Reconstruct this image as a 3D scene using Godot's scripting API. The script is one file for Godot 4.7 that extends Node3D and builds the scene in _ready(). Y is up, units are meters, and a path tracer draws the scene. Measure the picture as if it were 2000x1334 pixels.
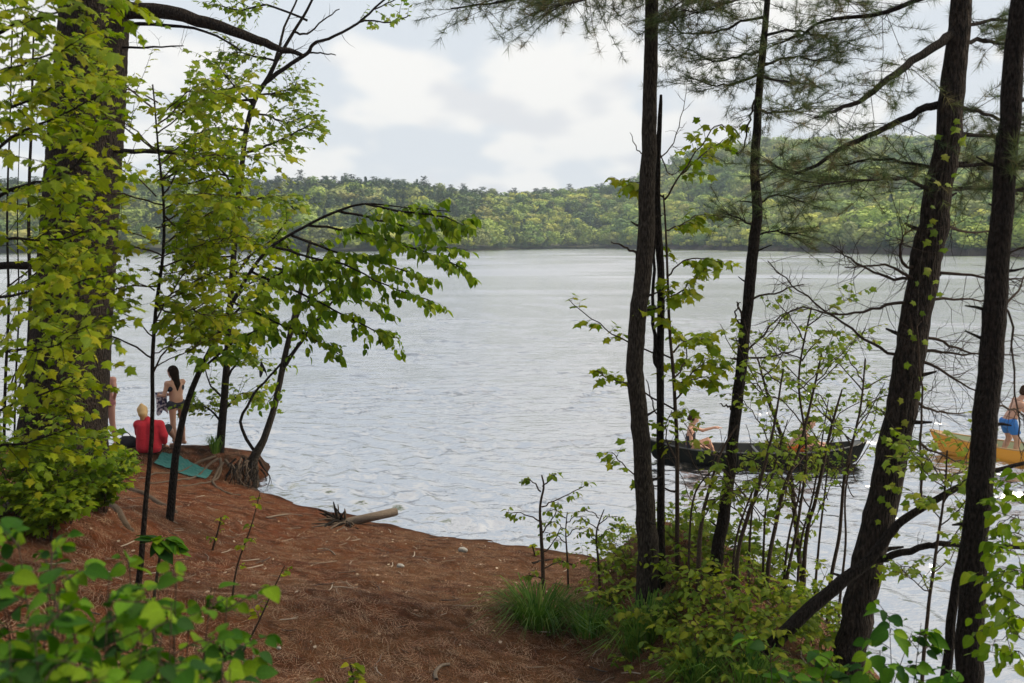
extends Node3D
# A lake shore in spring: camera on the bank, looking out between trees.

const EYE := Vector3(0, 4.5, 0)
const PITCH := 6.18
const FOCAL := 1800.0   # in pixels of a 2000 pixel wide picture
var rng := RandomNumberGenerator.new()
var taken := {}
var M := {}
var noise := FastNoiseLite.new()
var gx := PackedFloat32Array()
var gz := PackedFloat32Array()
var gh := PackedFloat32Array()
var leaf_meshes := {}
var LEAF_NODES := 160

# ---------------------------------------------------------------- mesh builder
class MB:
	var v := PackedVector3Array()
	var n := PackedVector3Array()
	var c := PackedColorArray()
	var uv := PackedVector2Array()
	var i := PackedInt32Array()
	func vert(p: Vector3, nn: Vector3, col: Color = Color.WHITE) -> int:
		v.append(p); n.append(nn); c.append(col)
		return v.size() - 1
	func tri(a: int, b: int, d: int) -> void:
		var f := (v[b] - v[a]).cross(v[d] - v[a])
		if f.dot(n[a] + n[b] + n[d]) > 0.0:
			i.append(a); i.append(d); i.append(b)
		else:
			i.append(a); i.append(b); i.append(d)
	func quad(a: int, b: int, d: int, e: int) -> void:
		tri(a, b, d); tri(a, d, e)
	func flat(p: PackedVector3Array, up: Vector3, col: Color = Color.WHITE) -> void:
		# fan polygon with one normal
		var s := v.size()
		for q in p: vert(q, up, col)
		for k in range(1, p.size() - 1): tri(s, s + k, s + k + 1)
	func tube(pts: Array, rad: Array, sides: int, col: Color = Color.WHITE, lump := 0.0, cap := true) -> void:
		var cnt := pts.size()
		var t: Vector3 = (pts[1] - pts[0]).normalized()
		var u := t.cross(Vector3.UP)
		if u.length() < 0.1: u = t.cross(Vector3.RIGHT)
		u = u.normalized()
		var s := v.size()
		for k in cnt:
			var tn: Vector3
			if k == 0: tn = pts[1] - pts[0]
			elif k == cnt - 1: tn = pts[k] - pts[k - 1]
			else: tn = pts[k + 1] - pts[k - 1]
			tn = tn.normalized()
			u = (u - tn * u.dot(tn)).normalized()
			var w := tn.cross(u)
			for j in sides:
				var a := TAU * j / sides
				var d := u * cos(a) + w * sin(a)
				var r: float = rad[k]
				if lump > 0.0: r *= 1.0 + lump * (sin(k * 2.3 + j * 1.7) * 0.5 + sin(k * 0.9 - j * 3.1) * 0.5)
				vert(pts[k] + d * r, d, col)
		for k in cnt - 1:
			for j in sides:
				var a := s + k * sides + j
				var b := s + k * sides + (j + 1) % sides
				i.append_array([a, b + sides, b, a, a + sides, b + sides])
		if cap:
			var dn: Vector3 = (pts[cnt - 1] - pts[cnt - 2]).normalized()
			var e := vert(pts[cnt - 1] + dn * rad[cnt - 1] * 0.3, dn, col)
			for j in sides: tri(e, s + (cnt - 1) * sides + j, s + (cnt - 1) * sides + (j + 1) % sides)
	func box(x: Transform3D, size: Vector3, bev: float, col: Color = Color.WHITE) -> void:
		# chamfered box: the faces inset, joined by chamfer strips
		var h := size * 0.5
		var ax := [Vector3.RIGHT, Vector3.UP, Vector3.BACK]
		var pos := {}
		for f in 3:
			for sg in [-1.0, 1.0]:
				var nn: Vector3 = ax[f] * sg
				var a: Vector3 = ax[(f + 1) % 3]
				var b: Vector3 = ax[(f + 2) % 3]
				var ids := []
				for q in [[-1, -1], [1, -1], [1, 1], [-1, 1]]:
					var p: Vector3 = nn * h.abs().dot(ax[f]) + a * q[0] * (h.dot(a) - bev) + b * q[1] * (h.dot(b) - bev)
					var id := vert(x * p, (x.basis * nn).normalized(), col)
					ids.append(id)
					var key := [0, 0, 0]
					key[f] = int(sg); key[(f + 1) % 3] = q[0]; key[(f + 2) % 3] = q[1]
					pos[str(key) + str(f)] = id
				quad(ids[0], ids[1], ids[2], ids[3])
		for f in 3:
			var g := (f + 1) % 3
			var e := (f + 2) % 3
			for s1 in [-1, 1]:
				for s2 in [-1, 1]:
					var k1 := [0, 0, 0]; k1[f] = s1; k1[g] = s2; k1[e] = -1
					var k2 := [0, 0, 0]; k2[f] = s1; k2[g] = s2; k2[e] = 1
					quad(pos[str(k1) + str(f)], pos[str(k2) + str(f)], pos[str(k2) + str(g)], pos[str(k1) + str(g)])
		for s1 in [-1, 1]:
			for s2 in [-1, 1]:
				for s3 in [-1, 1]:
					var k := str([s1, s2, s3])
					tri(pos[k + "0"], pos[k + "1"], pos[k + "2"])
	func mesh(smooth := true) -> ArrayMesh:
		var a := []
		a.resize(Mesh.ARRAY_MAX)
		a[Mesh.ARRAY_VERTEX] = v
		a[Mesh.ARRAY_INDEX] = i
		if smooth: a[Mesh.ARRAY_NORMAL] = n
		a[Mesh.ARRAY_COLOR] = c
		if uv.size() == v.size(): a[Mesh.ARRAY_TEX_UV] = uv
		var m := ArrayMesh.new()
		m.add_surface_from_arrays(Mesh.PRIMITIVE_TRIANGLES, a)
		return m

# ---------------------------------------------------------------- distance field for bodies
class Field:
	var o: Vector3
	var cell: float
	var nx: int
	var ny: int
	var nz: int
	var d := PackedFloat32Array()
	func _init(lo: Vector3, hi: Vector3, size: float) -> void:
		o = lo; cell = size
		nx = int((hi.x - lo.x) / size) + 2
		ny = int((hi.y - lo.y) / size) + 2
		nz = int((hi.z - lo.z) / size) + 2
		d.resize(nx * ny * nz)
		d.fill(1.0)
	func capsule(a: Vector3, b: Vector3, ra: float, rb: float, k := 0.03, flatten := Vector3.ONE) -> void:
		var r := maxf(ra, rb) + k + cell * 2.0
		var lo := (a.min(b) - Vector3.ONE * r - o) / cell
		var hi := (a.max(b) + Vector3.ONE * r - o) / cell
		var ba := b - a
		var l2 := maxf(ba.length_squared(), 1e-8)
		for z in range(maxi(0, int(lo.z)), mini(nz, int(hi.z) + 1)):
			for y in range(maxi(0, int(lo.y)), mini(ny, int(hi.y) + 1)):
				var row := (z * ny + y) * nx
				for x in range(maxi(0, int(lo.x)), mini(nx, int(hi.x) + 1)):
					var p := o + Vector3(x, y, z) * cell - a
					var t := clampf(p.dot(ba) / l2, 0.0, 1.0)
					var q := ((p - ba * t) * flatten).length() - lerpf(ra, rb, t)
					var c := d[row + x]
					var h := maxf(k - absf(c - q), 0.0) / k
					d[row + x] = minf(c, q) - h * h * k * 0.25
	func keep(at: Vector3, nn: Vector3) -> void:
		# cuts away what lies on the side nn points to
		for z in nz:
			for y in ny:
				var row := (z * ny + y) * nx
				for x in nx:
					if d[row + x] < 0.2: d[row + x] = maxf(d[row + x], (o + Vector3(x, y, z) * cell - at).dot(nn))
	func carve(a: Vector3, r: float) -> void:
		for z in nz:
			for y in ny:
				var row := (z * ny + y) * nx
				for x in nx:
					var q := r - (o + Vector3(x, y, z) * cell - a).length()
					if q > d[row + x]: d[row + x] = q
	func skin(m, col: Color) -> void:
		var ids := {}
		var base: int = m.v.size()
		var off := [0, 1, nx, nx + 1, nx * ny, nx * ny + 1, nx * ny + nx, nx * ny + nx + 1]
		var ed := [[0, 1], [2, 3], [4, 5], [6, 7], [0, 2], [1, 3], [4, 6], [5, 7], [0, 4], [1, 5], [2, 6], [3, 7]]
		var far := cell * 1.8
		for z in nz - 1:
			for y in ny - 1:
				var row := (z * ny + y) * nx
				for x in nx - 1:
					var at := row + x
					if absf(d[at]) > far: continue
					var s := 0
					for k in 8:
						if d[at + off[k]] < 0.0: s += 1
					if s == 0 or s == 8: continue
					var p := Vector3.ZERO
					var cn := 0
					for e in ed:
						var a: float = d[at + off[e[0]]]
						var b: float = d[at + off[e[1]]]
						if (a < 0.0) != (b < 0.0):
							var t := a / (a - b)
							var k0: int = e[0]
							var k1: int = e[1]
							p += Vector3(k0 & 1, (k0 >> 1) & 1, k0 >> 2).lerp(Vector3(k1 & 1, (k1 >> 1) & 1, k1 >> 2), t)
							cn += 1
					p = p / cn
					var g := Vector3(d[at + 1] + d[at + off[3]] + d[at + off[5]] + d[at + off[7]] - d[at] - d[at + off[2]] - d[at + off[4]] - d[at + off[6]],
						d[at + off[2]] + d[at + off[3]] + d[at + off[6]] + d[at + off[7]] - d[at] - d[at + off[1]] - d[at + off[4]] - d[at + off[5]],
						d[at + off[4]] + d[at + off[5]] + d[at + off[6]] + d[at + off[7]] - d[at] - d[at + off[1]] - d[at + off[2]] - d[at + off[3]])
					ids[at] = m.vert(o + (Vector3(x, y, z) + p) * cell, g.normalized(), col)
		for at in ids:
			var pairs := [[1, nx, nx * ny], [nx, 1, nx * ny], [nx * ny, 1, nx]]
			for q in pairs:
				if (d[at] < 0.0) == (d[at + q[0]] < 0.0): continue
				if ids.has(at - q[1]) and ids.has(at - q[2]) and ids.has(at - q[1] - q[2]):
					m.quad(ids[at], ids[at - q[1]], ids[at - q[1] - q[2]], ids[at - q[2]])

# ---------------------------------------------------------------- scene helpers
func lin(r: float, g: float, b: float) -> Color:
	return Color(r, g, b).linear_to_srgb()

func numbered(called: String) -> String:
	if not taken.has(called):
		taken[called] = 0
		return called
	taken[called] += 1
	return "%s_%03d" % [called, taken[called]]

func tag(o: Node, label := "", category := "", group := "", kind := "") -> Node:
	if label: o.set_meta("label", label)
	if category: o.set_meta("category", category)
	if group: o.set_meta("group", group)
	if kind: o.set_meta("kind", kind)
	return o

func thing(called: String, label: String, category: String, at := Vector3.ZERO, group := "") -> Node3D:
	var o := Node3D.new()
	o.name = numbered(called)
	add_child(o)
	o.position = at
	tag(o, label, category, group)
	return o

func part(m: Mesh, called: String, mat: Material, parent: Node, at := Vector3.ZERO) -> MeshInstance3D:
	var o := MeshInstance3D.new()
	o.name = called if parent != self else numbered(called)
	o.mesh = m
	o.material_override = mat
	parent.add_child(o, true)
	o.position = at
	return o

func scatter(called: String, m: Mesh, mat: Material, xf: Array, cols: Array, parent: Node) -> MultiMeshInstance3D:
	var mm := MultiMesh.new()
	mm.transform_format = MultiMesh.TRANSFORM_3D
	mm.use_colors = true
	mm.mesh = m
	mm.instance_count = xf.size()
	for k in xf.size():
		mm.set_instance_transform(k, xf[k])
		mm.set_instance_color(k, cols[k])
	var o := MultiMeshInstance3D.new()
	o.name = called if parent != self else numbered(called)
	o.multimesh = mm
	o.material_override = mat
	parent.add_child(o, true)
	o.set_meta("kind", "stuff")
	return o

func ray(px: float, py: float) -> Vector3:
	var p := deg_to_rad(PITCH)
	var vx := (px - 1000.0) / FOCAL
	var vy := (py - 667.0) / FOCAL
	var d := Vector3(vx, -sin(p) - cos(p) * vy, -cos(p) + sin(p) * vy)
	return d / -d.z

func W(px: float, py: float, d: float) -> Vector3:
	return EYE + ray(px, py) * d

func ground_depth(px: float, py: float, from := 1.2) -> float:
	var r := ray(px, py)
	var d := from
	while d < 24.0:
		var p := EYE + r * d
		if p.y < height(p.x, p.z): return d
		d += 0.03
	return d

func rnd(a: float, b: float) -> float:
	return rng.randf_range(a, b)

func rdir() -> Vector3:
	var z := rnd(-1, 1)
	var a := rnd(0, TAU)
	var r := sqrt(1.0 - z * z)
	return Vector3(r * cos(a), z, r * sin(a))

# ---------------------------------------------------------------- land
var SHORE := [[-60, -26], [-30, -21], [-14, -19.4], [-9, -18.9], [-5.6, -18.9], [-4.95, -18.4], [-4.75, -17.5], [-4.85, -16.75], [-4.05, -15.85], [-2.62, -14.8], [-1.78, -14.2],
	[-1.02, -13.69], [0.31, -13.4], [1.1, -12.8], [1.9, -12.35], [2.85, -11.75], [3.4, -10.7], [3.7, -9.3], [3.65, -7.8], [3.4, -6.2], [3.35, -4.5], [3.6, -3.0], [4.7, -1.0], [9, 3], [20, 8], [60, 18]]
var PROF := [[-40, -9], [-6, -1.8], [-1, -0.35], [0, 0], [1, 0.2], [2, 0.38], [3, 0.58], [4.5, 0.95], [6, 1.4], [8, 2.1], [10.5, 2.85], [13, 3.0], [20, 3.4], [60, 12]]
var PROF_R := [[-40, -9], [-6, -2.2], [-1, -0.8], [0, 0], [0.25, 0.42], [0.7, 0.85], [1.5, 1.25], [3, 1.7], [5, 2.25], [8, 2.75], [13, 3.0], [20, 3.4], [60, 12]]

func prof(p: Array, s: float) -> float:
	for k in range(1, p.size()):
		if s < p[k][0]: return lerpf(p[k - 1][1], p[k][1], clampf((s - p[k - 1][0]) / (p[k][0] - p[k - 1][0]), 0, 1))
	return p[-1][1]

func shore_dist(x: float, z: float) -> float:
	var best := 1e9
	var side := 1.0
	var q := Vector2(x, z)
	for k in SHORE.size() - 1:
		var a := Vector2(SHORE[k][0], SHORE[k][1])
		var b := Vector2(SHORE[k + 1][0], SHORE[k + 1][1])
		var ab := b - a
		var t := clampf((q - a).dot(ab) / ab.length_squared(), 0, 1)
		var d := (q - a - ab * t).length_squared()
		if d < best:
			best = d
			side = 1.0 if ab.cross(q - a) > 0.0 else -1.0
	return side * sqrt(best)

func height_raw(x: float, z: float) -> float:
	var s := shore_dist(x, z) + noise.get_noise_2d(x * 14.0, z * 14.0) * 0.16
	var wr := smoothstep(0.7, 2.0, x) * smoothstep(-12.6, -11.2, z)
	var h := lerpf(prof(PROF, s), prof(PROF_R, s), wr)
	if s > 0.0:
		h *= 1.0 + 0.42 * smoothstep(-3.2, -4.6, x) * smoothstep(-6.5, -9.5, z)
		# a lip of earth held by roots at the point
		var lip := smoothstep(0.0, 0.25, s) * smoothstep(-4.0, -4.6, x) * smoothstep(-16.3, -16.9, z)
		h += 0.2 * lip * smoothstep(3.5, 1.0, s)
		h += noise.get_noise_2d(x * 22.0, z * 22.0) * 0.05 * minf(s, 1.0) + noise.get_noise_2d(x * 90.0 + 50, z * 90.0) * 0.02 * minf(s, 1.0)
	return h

func axis(stops: Array) -> PackedFloat32Array:
	var out := PackedFloat32Array()
	for k in stops.size() - 1:
		var x: float = stops[k][0]
		while x < stops[k + 1][0] - 1e-4:
			out.append(x)
			x += stops[k][1]
	out.append(stops[-1][0])
	return out

func find(a: PackedFloat32Array, x: float) -> int:
	return clampi(a.bsearch(x) - 1, 0, a.size() - 2)

func height(x: float, z: float) -> float:
	var ix := find(gx, x)
	var iz := find(gz, z)
	var tx := clampf((x - gx[ix]) / (gx[ix + 1] - gx[ix]), 0, 1)
	var tz := clampf((z - gz[iz]) / (gz[iz + 1] - gz[iz]), 0, 1)
	var w := gx.size()
	return lerpf(lerpf(gh[iz * w + ix], gh[iz * w + ix + 1], tx), lerpf(gh[(iz + 1) * w + ix], gh[(iz + 1) * w + ix + 1], tx), tz)

func grid_mesh(xs: PackedFloat32Array, zs: PackedFloat32Array, hs: PackedFloat32Array, cols: PackedColorArray) -> ArrayMesh:
	var w := xs.size()
	var dpt := zs.size()
	var m := MB.new()
	m.v.resize(w * dpt); m.n.resize(w * dpt)
	m.c = cols
	for j in dpt:
		for k in w:
			var at := j * w + k
			m.v[at] = Vector3(xs[k], hs[at], zs[j])
			var l := maxi(k - 1, 0)
			var r := mini(k + 1, w - 1)
			var u := maxi(j - 1, 0)
			var b := mini(j + 1, dpt - 1)
			m.n[at] = Vector3(-(hs[j * w + r] - hs[j * w + l]) / (xs[r] - xs[l]), 1, -(hs[b * w + k] - hs[u * w + k]) / (zs[b] - zs[u])).normalized()
	m.i.resize((w - 1) * (dpt - 1) * 6)
	var p := 0
	for j in dpt - 1:
		for k in w - 1:
			var a := j * w + k
			for q in [a, a + 1, a + w + 1, a, a + w + 1, a + w]:
				m.i[p] = q
				p += 1
	return m.mesh()

# ---------------------------------------------------------------- materials
func noise_tex(seed_: int, freq: float, ramp: Array, size := 512, kind := FastNoiseLite.TYPE_SIMPLEX_SMOOTH, octaves := 5) -> NoiseTexture2D:
	var f := FastNoiseLite.new()
	f.noise_type = kind
	f.seed = seed_
	f.frequency = freq
	f.fractal_octaves = octaves
	var t := NoiseTexture2D.new()
	t.width = size
	t.height = size
	t.seamless = true
	t.noise = f
	if ramp:
		var g := Gradient.new()
		g.offsets = PackedFloat32Array()
		g.colors = PackedColorArray()
		var o := PackedFloat32Array()
		var c := PackedColorArray()
		for k in ramp.size():
			o.append(ramp[k][0])
			c.append(ramp[k][1])
		g.offsets = o
		g.colors = c
		t.color_ramp = g
	return t

func mat(called: String, col: Color, rough := 0.9) -> StandardMaterial3D:
	var m := StandardMaterial3D.new()
	m.resource_name = called
	m.albedo_color = col
	m.roughness = rough
	M[called] = m
	return m

func bark(called: String, dark: Color, light: Color, scale: Vector3, relief: float, seed_: int) -> void:
	var m := mat(called, Color.WHITE, 0.95)
	m.albedo_texture = noise_tex(seed_, 0.02, [[0.25, dark.linear_to_srgb()], [0.5, dark.lerp(light, 0.45).linear_to_srgb()], [0.75, light.linear_to_srgb()]])
	m.heightmap_enabled = true
	m.heightmap_scale = relief
	m.heightmap_texture = noise_tex(seed_ + 5, 0.03, [], 512, FastNoiseLite.TYPE_CELLULAR, 3)
	m.uv1_triplanar = true
	m.uv1_scale = scale
	m.metallic_specular = 0.25

func leaf_mat(called: String, back: Color, rough := 0.5) -> void:
	var m := mat(called, Color.WHITE, rough)
	m.vertex_color_use_as_albedo = true
	m.backlight_enabled = true
	m.backlight = back
	m.metallic_specular = 0.22
	m.cull_mode = BaseMaterial3D.CULL_DISABLED

func vein_texture() -> ImageTexture:
	# midrib, side veins, blotches and a few brown spots
	var w := 128
	var h := 192
	var im := Image.create(w, h, false, Image.FORMAT_RGB8)
	var f := FastNoiseLite.new()
	f.frequency = 0.03
	for j in h:
		for k in w:
			var x := absf(k / float(w) - 0.5) * 2.0
			var y := j / float(h)
			var tone := 0.94 + 0.08 * f.get_noise_2d(k, j) + 0.05 * f.get_noise_2d(k * 5.0, j * 5.0)
			var side := absf(fposmod((y - x * 0.28) * 8.0, 1.0) - 0.5)
			tone += 0.1 * smoothstep(0.1, 0.0, side) * smoothstep(1.0, 0.2, x) - 0.06 * smoothstep(0.2, 0.1, absf(side - 0.15))
			tone += 0.14 * smoothstep(0.06, 0.0, x)
			var c := Color(tone, tone, tone)
			if f.get_noise_2d(k * 2.2 + 400.0, j * 2.2) > 0.62: c = Color(0.75, 0.6, 0.5)
			im.set_pixel(k, j, c)
	return ImageTexture.create_from_image(im)

func litter_texture(relief: bool) -> ImageTexture:
	# fallen pine needles, drawn stroke by stroke; the same strokes give the colour and the relief
	var n := 1024
	var im := Image.create(n, n, false, Image.FORMAT_RGB8)
	var r := RandomNumberGenerator.new()
	r.seed = 11
	var f := FastNoiseLite.new()
	f.seed = 3
	f.frequency = 0.012
	im.fill(Color(0.3, 0.3, 0.3) if relief else Color(0.5, 0.46, 0.42))
	for k in 15000:
		var p := Vector2(r.randf() * n, r.randf() * n)
		var a := r.randf() * TAU
		var len := r.randf_range(18, 64)
		var bend := r.randf_range(-0.012, 0.012)
		var tone := r.randf_range(0.35, 1.0)
		var warm := r.randf()
		var col := Color(tone, tone, tone) if relief else Color(tone * lerpf(0.8, 1.0, warm), tone * lerpf(0.78, 0.72, warm), tone * lerpf(0.76, 0.55, warm))
		if r.randf() < 0.06: col = Color(0.16, 0.13, 0.11) if not relief else Color(0.1, 0.1, 0.1)
		var wide := 2 if r.randf() < 0.4 else 1
		for s in int(len):
			p += Vector2(cos(a), sin(a))
			a += bend
			for q in wide: im.set_pixel(posmod(int(p.x) + q, n), posmod(int(p.y), n), col)
	return ImageTexture.create_from_image(im)

func make_materials() -> void:
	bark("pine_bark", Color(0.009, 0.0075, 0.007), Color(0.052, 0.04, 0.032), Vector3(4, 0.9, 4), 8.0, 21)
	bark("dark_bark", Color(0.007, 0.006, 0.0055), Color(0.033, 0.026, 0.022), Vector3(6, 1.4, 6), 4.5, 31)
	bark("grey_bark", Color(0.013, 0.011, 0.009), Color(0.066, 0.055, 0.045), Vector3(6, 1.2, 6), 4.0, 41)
	bark("twig_bark", Color(0.022, 0.016, 0.012), Color(0.075, 0.055, 0.042), Vector3(12, 4, 12), 0.6, 51)
	bark("drift_wood", Color(0.09, 0.07, 0.055), Color(0.27, 0.22, 0.175), Vector3(9, 2.5, 9), 1.0, 61)
	bark("root_wood", Color(0.04, 0.029, 0.021), Color(0.14, 0.107, 0.082), Vector3(9, 4, 9), 1.0, 71)
	leaf_mat("leaf", Color(0.93, 1.0, 0.55))
	leaf_mat("broad_leaf", Color(0.8, 0.9, 0.4), 0.62)
	var veins := vein_texture()
	for q in ["leaf", "broad_leaf"]:
		M[q].albedo_texture = veins
		M[q].heightmap_enabled = true
		M[q].heightmap_scale = 0.15
		M[q].heightmap_texture = veins
	leaf_mat("needle", Color(0.55, 0.6, 0.4), 0.6)
	leaf_mat("grass", Color(0.75, 0.85, 0.5), 0.55)
	leaf_mat("far_leaf", Color(0.6, 0.65, 0.4), 0.8)
	var g := mat("soil", Color.WHITE, 0.97)
	g.vertex_color_use_as_albedo = true
	g.albedo_texture = litter_texture(false)
	g.heightmap_enabled = true
	g.heightmap_texture = litter_texture(true)
	g.heightmap_scale = 2.2
	g.uv1_triplanar = true
	g.uv1_world_triplanar = true
	g.uv1_scale = Vector3.ONE / 1.3
	g.metallic_specular = 0.2
	var l := mat("litter", Color.WHITE, 0.9)
	l.vertex_color_use_as_albedo = true
	var w := mat("lake_water", lin(0.68, 0.68, 0.69), 0.17)
	w.metallic = 1.0
	w.metallic_specular = 0.7
	w.heightmap_enabled = true
	w.heightmap_scale = 2.5
	w.heightmap_texture = noise_tex(81, 0.011, [], 1024, FastNoiseLite.TYPE_SIMPLEX_SMOOTH, 5)
	w.uv1_triplanar = true
	w.uv1_world_triplanar = true
	w.uv1_scale = Vector3(0.16, 0.16, 0.3)
	mat("skin", lin(0.4, 0.22, 0.15), 0.55)
	mat("red_skin", lin(0.4, 0.2, 0.15), 0.55)
	mat("blond_hair", lin(0.45, 0.3, 0.13), 0.6)
	mat("dark_hair", lin(0.014, 0.009, 0.007), 0.75).metallic_specular = 0.15
	mat("brown_hair", lin(0.035, 0.02, 0.013), 0.75).metallic_specular = 0.15
	for q in [["red_cloth", lin(0.36, 0.008, 0.02)], ["navy_cloth", lin(0.012, 0.014, 0.025)], ["blue_cloth", lin(0.02, 0.12, 0.36)], ["orange_cloth", lin(0.55, 0.12, 0.02)], ["teal_cloth", lin(0.006, 0.075, 0.072)], ["black_cloth", lin(0.012, 0.012, 0.016)], ["rose_cloth", lin(0.25, 0.09, 0.1)]]:
		var c := mat(q[0], q[1], 0.9)
		c.rim_enabled = true
		c.rim = 0.3
		c.heightmap_enabled = true
		c.heightmap_scale = 1.2
		c.heightmap_texture = noise_tex(91, 0.02, [], 256)
		c.uv1_triplanar = true
		c.uv1_scale = Vector3.ONE * 1.6
	var tw := mat("print_cloth", Color.WHITE, 0.9)
	tw.albedo_texture = noise_tex(93, 0.02, [[0.36, lin(0.06, 0.06, 0.13)], [0.47, lin(0.2, 0.19, 0.32)], [0.54, lin(0.6, 0.58, 0.66)], [0.8, lin(0.7, 0.68, 0.72)]], 256, FastNoiseLite.TYPE_SIMPLEX, 2)
	tw.uv1_triplanar = true
	tw.uv1_scale = Vector3.ONE * 2.2
	mat("black_hull", lin(0.006, 0.007, 0.0065), 0.6).metallic_specular = 0.2
	mat("black_inside", lin(0.03, 0.032, 0.03), 0.7)
	mat("dull_metal", lin(0.08, 0.085, 0.085), 0.55).metallic = 0.7
	mat("orange_hull", lin(0.54, 0.24, 0.015), 0.4)
	mat("pale_inside", lin(0.42, 0.47, 0.3), 0.7)
	mat("ash_wood", lin(0.35, 0.22, 0.1), 0.6)

# ---------------------------------------------------------------- leaves
# every leaf mesh is 1 long, lies along +Y and faces +Z
func make_leaf(kind: String, col: Color, form := 0) -> ArrayMesh:
	var key := kind + str(col) + str(form)
	var curl: float = [1.0, 1.9, 0.4][form]
	var skew: float = [0.0, 0.1, -0.12][form]
	if leaf_meshes.has(key): return leaf_meshes[key]
	var m := MB.new()
	if kind == "maple":
		var o := [[0.0, 0.0], [0.2, -0.04], [0.42, 0.12], [0.3, 0.25], [0.58, 0.45], [0.4, 0.5], [0.34, 0.62], [0.22, 0.62], [0.0, 1.0]]
		var ring := []
		for q in o: ring.append(Vector3(q[0] + skew * q[1] * q[1], q[1], curl * (-0.45 * q[0] * q[0] - 0.28 * q[1] * q[1])))
		for k in range(o.size() - 2, 0, -1): ring.append(Vector3(-o[k][0] * (1.0 - skew * 0.6) + skew * o[k][1] * o[k][1], o[k][1], curl * (-0.3 * o[k][0] * o[k][0] - 0.28 * o[k][1] * o[k][1]) + 0.03))
		var c := m.vert(Vector3(0, 0.28, 0.03), Vector3(0, 0.1, 1).normalized(), col)
		var s := m.v.size()
		for p in ring: m.vert(p, Vector3(p.x * 0.7, (p.y - 0.2) * 0.5, 1).normalized(), col)
		for k in ring.size(): m.tri(c, s + k, s + (k + 1) % ring.size())
		for p in m.v: m.uv.append(Vector2(p.x / 1.3 + 0.5, p.y))
	else:
		var wide := 0.36 if kind == "ovate" else 0.3
		var rows := [0.0, 0.06, 0.17, 0.32, 0.5, 0.68, 0.84, 0.94, 1.0]
		var ww := [0.02, 0.45, 0.82, 1.0, 0.97, 0.78, 0.46, 0.17, 0.0]
		for k in rows.size():
			var y: float = rows[k]
			var x: float = ww[k] * wide
			var dip := -0.3 * y * y * curl
			var off := skew * y * y
			m.vert(Vector3(off - x, y, dip + x * 0.28), Vector3(0.35, y * 0.5, 1).normalized(), col)
			m.vert(Vector3(off, y, dip), Vector3(0, y * 0.5, 1).normalized(), col)
			m.vert(Vector3(off + x, y, dip + x * 0.28 * curl), Vector3(-0.35, y * 0.5, 1).normalized(), col)
			for q in [-x, 0.0, x]: m.uv.append(Vector2(q / wide * 0.5 + 0.5, y))
		for k in rows.size() - 1:
			var a := k * 3
			m.quad(a, a + 1, a + 4, a + 3)
			m.quad(a + 1, a + 2, a + 5, a + 4)
	leaf_meshes[key] = m.mesh()
	return leaf_meshes[key]

var LEAF_TONES := {
	"maple": [Color(0.225, 0.29, 0.012), Color(0.185, 0.26, 0.012), Color(0.28, 0.33, 0.014), Color(0.14, 0.215, 0.012), Color(0.32, 0.33, 0.016)],
	"spring": [Color(0.19, 0.26, 0.03), Color(0.16, 0.23, 0.03), Color(0.23, 0.3, 0.04), Color(0.25, 0.27, 0.04), Color(0.12, 0.19, 0.025)],
	"beech": [Color(0.16, 0.25, 0.014), Color(0.12, 0.2, 0.014), Color(0.205, 0.295, 0.016), Color(0.24, 0.31, 0.018), Color(0.085, 0.155, 0.014)],
	"shrub": [Color(0.055, 0.145, 0.01), Color(0.035, 0.105, 0.01), Color(0.09, 0.2, 0.01), Color(0.145, 0.245, 0.01), Color(0.022, 0.07, 0.012)],
	"brush": [Color(0.16, 0.235, 0.025), Color(0.21, 0.28, 0.025), Color(0.26, 0.3, 0.03), Color(0.1, 0.17, 0.022), Color(0.13, 0.2, 0.022), Color(0.22, 0.25, 0.03)],
}

func leaf_xf(at: Vector3, dir: Vector3, up: Vector3, size: float) -> Transform3D:
	var y := dir.normalized()
	var z := (up - y * up.dot(y))
	if z.length() < 0.05: z = y.cross(Vector3.RIGHT)
	z = z.normalized()
	return Transform3D(Basis(y.cross(z) * size, y * size, z * size), at)

# leaves of a plant: those largest in view as parts of their own, the rest as one part
func put_leaves(o: Node3D, xf: Array, kind: String, tones: String, material := "leaf", most := -1) -> void:
	if xf.is_empty(): return
	if most < 0: most = LEAF_NODES
	var t: Array = LEAF_TONES[tones]
	var order := []
	var own := []
	xf = xf.duplicate()
	for k in xf.size():
		own.append(o)
		if xf[k] is Array:
			own[k] = xf[k][1]
			xf[k] = xf[k][0]
		var p: Vector3 = xf[k].origin + o.position - EYE
		order.append([xf[k].basis.y.length() / maxf(p.length(), 0.3), k])
	order.sort_custom(func(a, b): return a[0] > b[0])
	var rest := []
	var cols := []
	for q in order.size():
		var k: int = order[q][1]
		if q < most:
			var l := part(make_leaf(kind, t[rng.randi() % t.size()], rng.randi() % 3), "leaf", M[material], own[k])
			l.transform = xf[k]
		else:
			rest.append(xf[k])
			cols.append(t[rng.randi() % t.size()] * rnd(0.8, 1.2))
	if rest.size() > 0: scatter("leaves", make_leaf(kind, Color.WHITE), M[material], rest, cols, o)

# ---------------------------------------------------------------- growth
func smooth_line(pts: Array, n: int) -> Array:
	var out := []
	var seg := pts.size() - 1
	for k in n + 1:
		var t := float(k) / n * seg
		var i := mini(int(t), seg - 1)
		var f := t - i
		var a: Vector3 = pts[maxi(i - 1, 0)]
		var b: Vector3 = pts[i]
		var c: Vector3 = pts[i + 1]
		var e: Vector3 = pts[mini(i + 2, seg)]
		out.append(b.cubic_interpolate(c, a, e, f))
	return out

func tapered(n: int, r0: float, r1: float) -> Array:
	var r := []
	for k in n: r.append(lerpf(r0, r1, float(k) / (n - 1)))
	return r

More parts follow.
